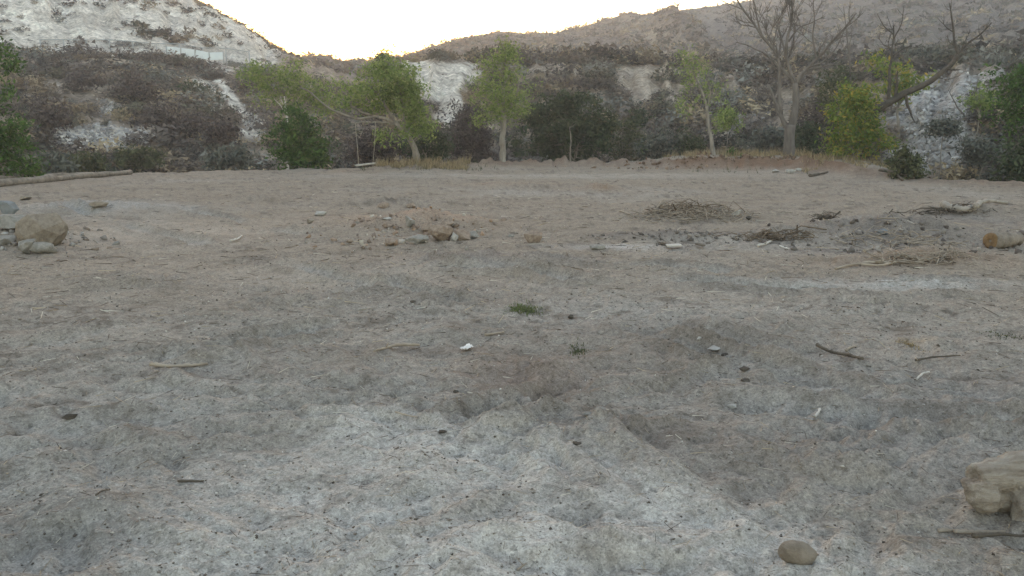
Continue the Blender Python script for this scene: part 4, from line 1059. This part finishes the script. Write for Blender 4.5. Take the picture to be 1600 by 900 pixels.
stick('pale twig right of the pale forked branch', [(1218, 386), (1232, 390)], 1.4, 1.2, 'bark_bleached', 218)
stick('pale stick on the slope of the right debris', [(1350, 397), (1362, 391), (1378, 386)], 1.6, 1.2, 'wood_tan', 219)
stick('straw coloured stick standing out left of the big brush pile', [(968, 332), (984, 337)], 1.4, 1.0, 'wood_tan', 220)
stick('grey branch with dark shadow under the right leaning tree', [(1374, 268), (1395, 275), (1410, 284)], 2.4, 1.6, 'wood_dark', 221, forks=2)
stick('dark twig in the left foreground', [(150, 776), (172, 769)], 1.4, 1.0, 'wood_dark', 222)
stick('flat brown stick in the left foreground sand', [(278, 754), (318, 753)], 2.0, 1.5, 'wood_dark', 223)
stick('small pale forked twig at the bottom centre', [(808, 894), (822, 886)], 2.0, 1.2, 'wood_tan', 224, forks=1)
stick('thin reddish stick in the near sand', [(618, 655), (652, 654)], 1.4, 1.0, 'wood_tan', 225)

def lying_board(label, x0, y0, x1, y1, wid, th, mat, tilt, name='board', cat='board'):
    a, b = gp(x0, y0), gp(x1, y1); z = max(a.z, b.z)
    V, fc = board(a + Vector((0, 0, th + .01)), b + Vector((0, 0, th + tilt)), wid, th); O = np.array(a)
    o = mesh_obj(name, V - O, fc, M[mat]); o.location = O; return tag(o, label, cat)
lying_board('white board lying by the slab below the big brush pile', 1041, 387, 1064, 388, .16, .022, 'plank', .03)
lying_board('dark broken plank touching the white board', 1032, 381, 1046, 387, .07, .02, 'wood_dark', .02)
lying_board('thin dark plank right of the white board', 1088, 386, 1100, 389, .08, .02, 'wood_dark', .01)

# a scrap of paper, crumpled
rng = np.random.default_rng(90); p = gp(729, 550); n = 9
u, v = np.meshgrid(np.linspace(-.5, .5, n), np.linspace(-.5, .5, n)); ca, sa = math.cos(.9), math.sin(.9)
X = (u * .10 * ca - v * .05 * sa).ravel(); Y = (u * .12 * sa + v * .10 * ca).ravel() + .03
zz = ground_h(p.x + X, p.y + Y) + .008 + .02 * (1 + fbm(u.ravel() * 4 + 7, v.ravel() * 4, 3))
i = np.arange(n - 1)[:, None] * n + np.arange(n - 1)[None]; f = np.stack([i, i + 1, i + n + 1, i + n], -1).reshape(-1, 4)
o = mesh_obj('paper_scrap', np.stack([X, Y, zz - p.z], 1), f, M['paper']); o.location = p
sm = o.modifiers.new('thick', 'SOLIDIFY'); sm.thickness = .003
tag(o, 'crumpled white scrap on the dirt near centre', 'paper')

# the green tuft
def tuft(label, x, y, w, h, n, mat, seed, name='grass_tuft', cat='grass'):
    rng = np.random.default_rng(seed); p = gp(x, y); m = mppx(p)
    q = rng.normal(size=(n, 2)) * np.array([w * m * .28, .09]); P = np.stack([p.x + q[:, 0], p.y + .08 + q[:, 1]], 1); z = ground_h(P[:, 0], P[:, 1])
    H = h * m * rng.uniform(.4, 1.3, n) * np.exp(-(q[:, 0] / (w * m * .5)) ** 2); a = rng.uniform(0, 6.28, n); L = rng.uniform(.2, 1.4, n) * H
    b = np.stack([P[:, 0], P[:, 1], z - .005], 1); s = np.stack([np.cos(a + 1.6), np.sin(a + 1.6), 0 * a], 1) * .0035
    mid = b + np.stack([np.cos(a) * L * .4, np.sin(a) * L * .4, H * .75], 1); t = b + np.stack([np.cos(a) * L, np.sin(a) * L, H], 1)
    g = Geo(); g.quads(np.stack([b - s, b + s, mid + s * .7, mid - s * .7], 1)); g.tris(np.stack([mid - s * .7, mid + s * .7, t], 1))
    o = g.build(name, M[mat], origin=p, sm=False); o.location = p
    return tag(o, label, cat, kind='stuff' if name == 'weed_patch' else None)
tuft('lone green grass tuft in the middle of the dirt', 818, 488, 66, 6.5, 560, 'tuft', 91)
tuft('dull flat weed patch below right of the green tuft', 905, 552, 44, 5, 260, 'leaf_olive', 92, 'weed_patch', 'weed')
tuft('thin green weed streak at the right edge', 1575, 527, 70, 3.5, 200, 'leaf_olive', 93, 'weed_patch', 'weed')
tuft('orange dry weed clump at the right', 1428, 543, 30, 5, 160, 'straw', 94, 'weed_patch', 'weed')

# cut log round at the right
def cut_log(label, xc, yb, xe, ye, dia, seed):
    rng = np.random.default_rng(seed); a = gp(xc, yb); b = gp(xe, ye); m = mppx(a); R = dia * m / 2
    a = np.array(a) + np.array([0, 0, R * .9]); b = np.array(b) + np.array([0, 0, R * .75])
    root = empty('cut_log', (a[0], a[1], a[2] - R), label, 'log'); O = np.array(root.location); n = 14
    g = Geo(); c = np.linspace(a, b, n); g.tube(c, R * (1 + .10 * rng.normal(size=n)) * np.linspace(1, .8, n), 18, True); g.build('bark', M['pole'], root, O)
    d = (a - b) / np.linalg.norm(a - b); t = np.cross(d, (0, 0, 1)); t /= np.linalg.norm(t); u = np.cross(t, d)
    th = np.linspace(0, 2 * math.pi, 22, endpoint=False)
    rings = [(1.0, -.004), (.92, .010), (.6, .012), (.34, .012), (.2, .004), (.03, -.012)]
    V = np.concatenate([a + d * h + R * .98 * s * (1 + .05 * np.sin(3 * th + 1))[:, None] * (np.cos(th)[:, None] * t + np.sin(th)[:, None] * u) for s, h in rings])
    i = np.arange(5)[:, None] * 22; j = np.arange(22)[None]; f = np.stack([i + j, i + (j + 1) % 22, i + 22 + (j + 1) % 22, i + 22 + j], -1).reshape(-1, 4)
    mesh_obj('cut_face', V - O, f, M['cut_wood'], root, smooth_shade=True)
cut_log('short cut log with an orange hollow end at the right', 1546, 388, 1588, 384, 23, 95)

# driftwood stump in the near right corner
def lerp_path(P, n): return curve(P, n, np.random.default_rng(1), 0)
bp = gp(1560, 828); m = mppx(bp) * .98
def dp(x, y, back=0.0): return np.array([bp.x + (x - 1550) * m, bp.y + .10 + back, bp.z + (826 - y) * m * 1.06])
g = Geo()
for P, rr in (([dp(1532, 768), dp(1600, 757, .03), dp(1680, 752, .06), dp(1770, 754, .1)], [23, 29, 33, 32]),
              ([dp(1538, 768), dp(1541, 792, -.02), dp(1550, 808, -.02)], [25, 23, 15]),
              ([dp(1612, 770), dp(1604, 800, -.04), dp(1594, 834, -.06)], [31, 25, 16]),
              ([dp(1562, 790, .07), dp(1640, 806, .08)], [32, 34]),
              ([dp(1660, 780), dp(1668, 815, -.04), dp(1675, 850, -.05)], [32, 28, 20])):
    g.tube(lerp_path(P, 10), np.interp(np.linspace(0, 1, 10), np.linspace(0, 1, len(rr)), rr) * m, 12)
o = g.build('driftwood_stump', M['driftwood'], origin=bp); o.location = bp
md = o.modifiers.new('fuse', 'REMESH'); md.mode = 'VOXEL'; md.voxel_size = .007; md.use_smooth_shade = True
md = o.modifiers.new('soften', 'SMOOTH'); md.factor = .5; md.iterations = 2
tx = bpy.data.textures.new('gnarl', 'CLOUDS'); tx.noise_scale = .06; tx.noise_depth = 4
md = o.modifiers.new('gnarl', 'DISPLACE'); md.texture = tx; md.strength = .03; md.mid_level = .5
tx = bpy.data.textures.new('splinters', 'CLOUDS'); tx.noise_scale = .014; tx.noise_depth = 2
md = o.modifiers.new('splinters', 'DISPLACE'); md.texture = tx; md.strength = .010; md.mid_level = .5
tag(o, 'gnarled pale driftwood stump with a dark hollow in the lower right corner', 'stump')
for i, (lab, pts, mt) in enumerate([('splintered bark strip under the driftwood stump', [(1490, 838), (1530, 834), (1570, 832)], 'wood_tan'), ('second bark strip under the stump, nearer the camera', [(1520, 846), (1560, 842), (1600, 846)], 'wood_dark'),
                                     ('bark chip left of the driftwood stump', [(1466, 834), (1488, 832)], 'wood_tan')]):
    stick(lab, pts, 3.5, 2, mt, 240 + i, 'bark_strip', 'bark')

# brush piles: the tangled mass of each
def pile(label, x, y, w, h, n, r, cols, seed, height, name='brush_pile'):
    rng = np.random.default_rng(seed); c = gp(x, y); m = mppx(c); g = Geo()
    for q in range(n):
        ox = rng.normal() * w * m * .42; oy = rng.normal() * h * m * 2.2; a = rng.uniform(0, math.pi); L = rng.uniform(.10, .36) if rng.uniform() < .93 else rng.uniform(.4, .7)
        gx, gy = c.x + ox, c.y + oy; z = float(ground_h(gx, gy)) + rng.uniform(.0, height) * max(.1, 1 + 1.2 * mnoise.noise((gx * 3, gy * 3, 0))) * math.exp(-(ox / (w * m * .6)) ** 2) + .01
        d = np.array([math.cos(a), math.sin(a) * .8, rng.normal() * .2]); d /= np.linalg.norm(d); p0 = np.array([gx, gy, z])
        g.tube([p0 - d * L / 2, p0 + rng.normal(size=3) * L * .16, p0 + d * L / 2], np.array([1, .8, .4]) * r * rng.uniform(.4, 1.4) * (1 + L), 4, False)
    o = g.build(name, M[cols], sm=False); return tag(o, label, 'brush pile', kind='stuff')
pile('big pile of dry brush right of centre', 1080, 336, 100, 12, 380, .006, 'wood_tan', 301, .11)
pile('dark twigs mixed in the big brush pile', 1075, 334, 90, 11, 260, .006, 'wood_brown', 302, .10)
pile('low second brush pile below the big one', 1205, 375, 66, 5, 170, .006, 'wood_brown', 303, .05)
pile('small brown root clump right of the second brush pile', 1289, 348, 12, 4, 80, .007, 'wood_dark', 304, .12)
pile('loose sticks over the right hand debris', 1395, 370, 95, 14, 130, .006, 'wood_tan', 305, .06)
pile('rusty twigs in front of the cut log', 1440, 406, 80, 6, 170, .005, 'wood_tan', 306, .05)
pile('twigs around the pair of pale logs', 1480, 330, 60, 5, 120, .007, 'wood_dark', 307, .06)

# fine litter nobody could count
def gravel(name, label, x, y, wx, wy, n, smin, smax, cols, seed):
    rng = np.random.default_rng(seed); c = gp(x, y); X = c.x + rng.normal(size=n) * wx; Y = c.y + rng.normal(size=n) * wy; s = smin + (smax - smin) * rng.uniform(size=n) ** 2.5
    o8 = np.array([(a, b, c) for a in (-1, 1) for b in (-1, 1) for c in (-1, 1)], float); f8 = np.array([(0, 1, 3, 2), (4, 6, 7, 5), (0, 4, 5, 1), (2, 3, 7, 6), (0, 2, 6, 4), (1, 5, 7, 3)])
    V = np.einsum('nij,kj->nki', rot_mats(n, rng), o8 * np.array([1.1, .8, .6])) * (1 + .25 * rng.normal(size=(n, 8, 1))) * s[:, None, None] + np.stack([X, Y, ground_h(X, Y) + s * .2], 1)[:, None]
    C = np.array(cols)[rng.integers(len(cols), size=n)]
    o = mesh_obj(name, V.reshape(-1, 3), (f8[None] + 8 * np.arange(n)[:, None, None]).reshape(-1, 4), M['litter'], col=np.repeat(C, 8, 0)); return tag(o, label, kind='stuff')
gravel('rubble', 'small broken reddish stones between the rubble rocks', 655, 352, .75, .9, 240, .010, .045, [(.32, .22, .155), (.26, .19, .145), (.38, .34, .29), (.22, .17, .14)], 411)
gravel('rubble', 'broken clods on the dark debris at the right', 1395, 372, 1.0, .9, 220, .01, .04, [(.16, .14, .125), (.22, .195, .175), (.12, .10, .09), (.3, .27, .24)], 412)
gravel('rubble', 'crumbled soil and stones in front of the left rock heap', 40, 375, .5, .5, 160, .01, .04, [(.3, .29, .27), (.22, .2, .18), (.26, .21, .17)], 413)
gravel('rubble', 'crumbled red earth on the berm below the bare trees', 1170, 258, 3.2, .8, 380, .02, .08, [(.18, .115, .08), (.14, .095, .07), (.24, .17, .125)], 414)
gravel('rubble', 'clods in the dark heap under the big brush pile', 1050, 372, .8, .3, 130, .01, .03, [(.13, .115, .105), (.17, .15, .135), (.22, .2, .18)], 415)
def litter_stones(name, label, n, seed, smin, smax, cols, r0=1.9, r1=34, power=1.0):
    rng = np.random.default_rng(seed); 
    r = r0 * (r1 / r0) ** (rng.uniform(size=n) ** power); az = rng.uniform(-.66, .66, n); x = r * np.sin(az); y = r * np.cos(az)
    k = perlin(x * .8 + 3, y * .8) + .4 * perlin(x * 3, y * 3); keep = k > rng.uniform(-.9, .5, n); x, y, r = x[keep], y[keep], r[keep]; n = len(x)
    o6 = np.array([(1, 0, 0), (0, 1, 0), (-1, 0, 0), (0, -1, 0), (0, 0, 1), (0, 0, -1.)]); fo = np.array([(0, 1, 4), (1, 2, 4), (2, 3, 4), (3, 0, 4), (1, 0, 5), (2, 1, 5), (3, 2, 5), (0, 3, 5)])
    s = rng.uniform(0, 1, n) ** 3 * (smax - smin) + smin; s = s * np.clip(r / 6, .8, 1.25)
    V = np.einsum('nij,kj->nki', rot_mats(n, rng), o6) * (1 + .3 * rng.normal(size=(n, 6, 1))); V = V * s[:, None, None] * np.array([1.2, 1.2, .75])
    V += np.stack([x, y, ground_h(x, y) + .3 * s], 1)[:, None]
    C = np.array(cols)[rng.integers(len(cols), size=n)]
    o = mesh_obj(name, V.reshape(-1, 3), (fo[None] + 6 * np.arange(n)[:, None, None]).reshape(-1, 3), M['litter'], col=np.repeat(C, 6, 0)); return tag(o, label, kind='stuff')
litter_stones('pebbles', 'small stones and crumbs of soil over the dirt', 15000, 401, .002, .010, [(.16, .135, .115), (.22, .19, .165), (.10, .085, .07), (.34, .32, .29), (.27, .23, .19)], power=.8)
litter_stones('grit', 'fine grit and crumbs covering the near dirt', 20000, 406, .002, .0085, [(.25, .225, .195), (.33, .31, .28), (.19, .165, .14), (.44, .42, .39), (.13, .11, .095)], 1.9, 13, .75)
litter_stones('pale_chips', 'white chips scattered on the dirt', 380, 402, .003, .011, [(.55, .53, .5), (.45, .42, .38)])
litter_stones('dark_crumbs', 'dark crumbs of soil and bark on the dirt', 1100, 403, .002, .008, [(.13, .11, .095), (.17, .145, .125)])
rng = np.random.default_rng(404); n = 3800
r = 1.9 * (34 / 1.9) ** rng.uniform(size=n); az = rng.uniform(-.66, .66, n); x = r * np.sin(az); y = r * np.cos(az); z = ground_h(x, y)
L = rng.uniform(.015, .07, n) * np.clip(r / 5, .7, 2.2); a = rng.uniform(0, 6.28, n); wd = .0016 * np.clip(r / 4, .8, 3)
d = np.stack([np.cos(a) * L, np.sin(a) * L, rng.normal(size=n) * L * .12], 1); s = np.stack([-np.sin(a) * wd, np.cos(a) * wd, 0 * a], 1); p = np.stack([x, y, z + .006], 1)
C = np.array([(.36, .29, .2), (.16, .125, .095), (.10, .08, .065), (.46, .42, .35)])[rng.integers(4, size=n)]
V = np.stack([p - d + s, p + d + s * .5, p + d * .9 + np.array([0, 0, 1]) * wd[:, None] * 2, p - d - s], 1)
o = mesh_obj('twig_litter', V.reshape(-1, 3), np.concatenate([np.arange(4 * n).reshape(-1, 4)]), M['litter'], col=np.repeat(C, 4, 0)); tag(o, 'short dry twigs and straws littering the dirt', kind='stuff')
# pale stones on the taluses
rng = np.random.default_rng(405); T = []
for H, (px, py, sx, sy, cnt, u0, u1) in [(HA, (150, 220, 55, 22, 420, 1, 3)), (HA, (205, 222, 40, 20, 260, 1, 3)), (HA, (172, 168, 22, 9, 90, 1, 3)), (HB, (1455, 185, 46, 40, 380, 1, 4)), (HB, (1430, 245, 40, 18, 260, .6, 3)), (HB, (1520, 140, 50, 26, 160, 2, 4)), (HA, (398, 195, 14, 24, 80, 1, 3.2)), (HB, (1165, 190, 24, 26, 120, 1, 3.5)), (HB, (1270, 205, 24, 14, 80, 1, 3))]:
    us = np.linspace(u0, u1, 90)
    for q in range(cnt):
        tx_, ty_ = px + rng.normal() * sx * .6, py + rng.normal() * sy * .6
        hx, hy, hz = H.rz(np.full(90, az_of(tx_, ty_)), us); yy = to_pix(hx, hy, hz)[1]; k = int(np.argmin(abs(yy - ty_))); T.append((hx[k], hy[k], hz[k]))
T = np.array(T); n = len(T); s = rng.uniform(.04, .15, n)
o8 = np.array([(a, b, c) for a in (-1, 1) for b in (-1, 1) for c in (-1, 1)], float); f8 = np.array([(0, 1, 3, 2), (4, 6, 7, 5), (0, 4, 5, 1), (2, 3, 7, 6), (0, 2, 6, 4), (1, 5, 7, 3)])
V = np.einsum('nij,kj->nki', rot_mats(n, rng), o8 * np.array([1.2, .8, .5])) * (1 + .25 * rng.normal(size=(n, 8, 1))) * s[:, None, None] + T[:, None]
C = np.array([(.46, .45, .435), (.36, .35, .34), (.27, .26, .25)])[rng.integers(3, size=n)]
o = mesh_obj('talus_stones', V.reshape(-1, 3), (f8[None] + 8 * np.arange(n)[:, None, None]).reshape(-1, 4), M['litter'], col=np.repeat(C, 8, 0)); tag(o, 'pale broken stones on the slopes', kind='stuff')

# ------------------------------------------------------------------ the dusty evening air
HAZE = .0013
hv = [(sx * 920, sy * 920, z) for z in (-8.3, 95) for sx, sy in ((-1, -1), (1, -1), (1, 1), (-1, 1))]
hm = bpy.data.materials.new('haze'); hm.use_nodes = True; t = hm.node_tree; t.nodes.remove(t.nodes['Principled BSDF'])
pvn = t.nodes.new('ShaderNodeVolumePrincipled'); pvn.inputs['Density'].default_value = HAZE; pvn.inputs['Color'].default_value = (.88, .91, .97, 1); pvn.inputs['Anisotropy'].default_value = .6
t.links.new(pvn.outputs[0], t.nodes['Material Output'].inputs['Volume'])
if HAZE: tag(mesh_obj('haze', hv, np.array([(3, 2, 1, 0), (4, 5, 6, 7), (0, 1, 5, 4), (1, 2, 6, 5), (2, 3, 7, 6), (3, 0, 4, 7)]), hm), 'thin dusty air filling the valley', kind='stuff')
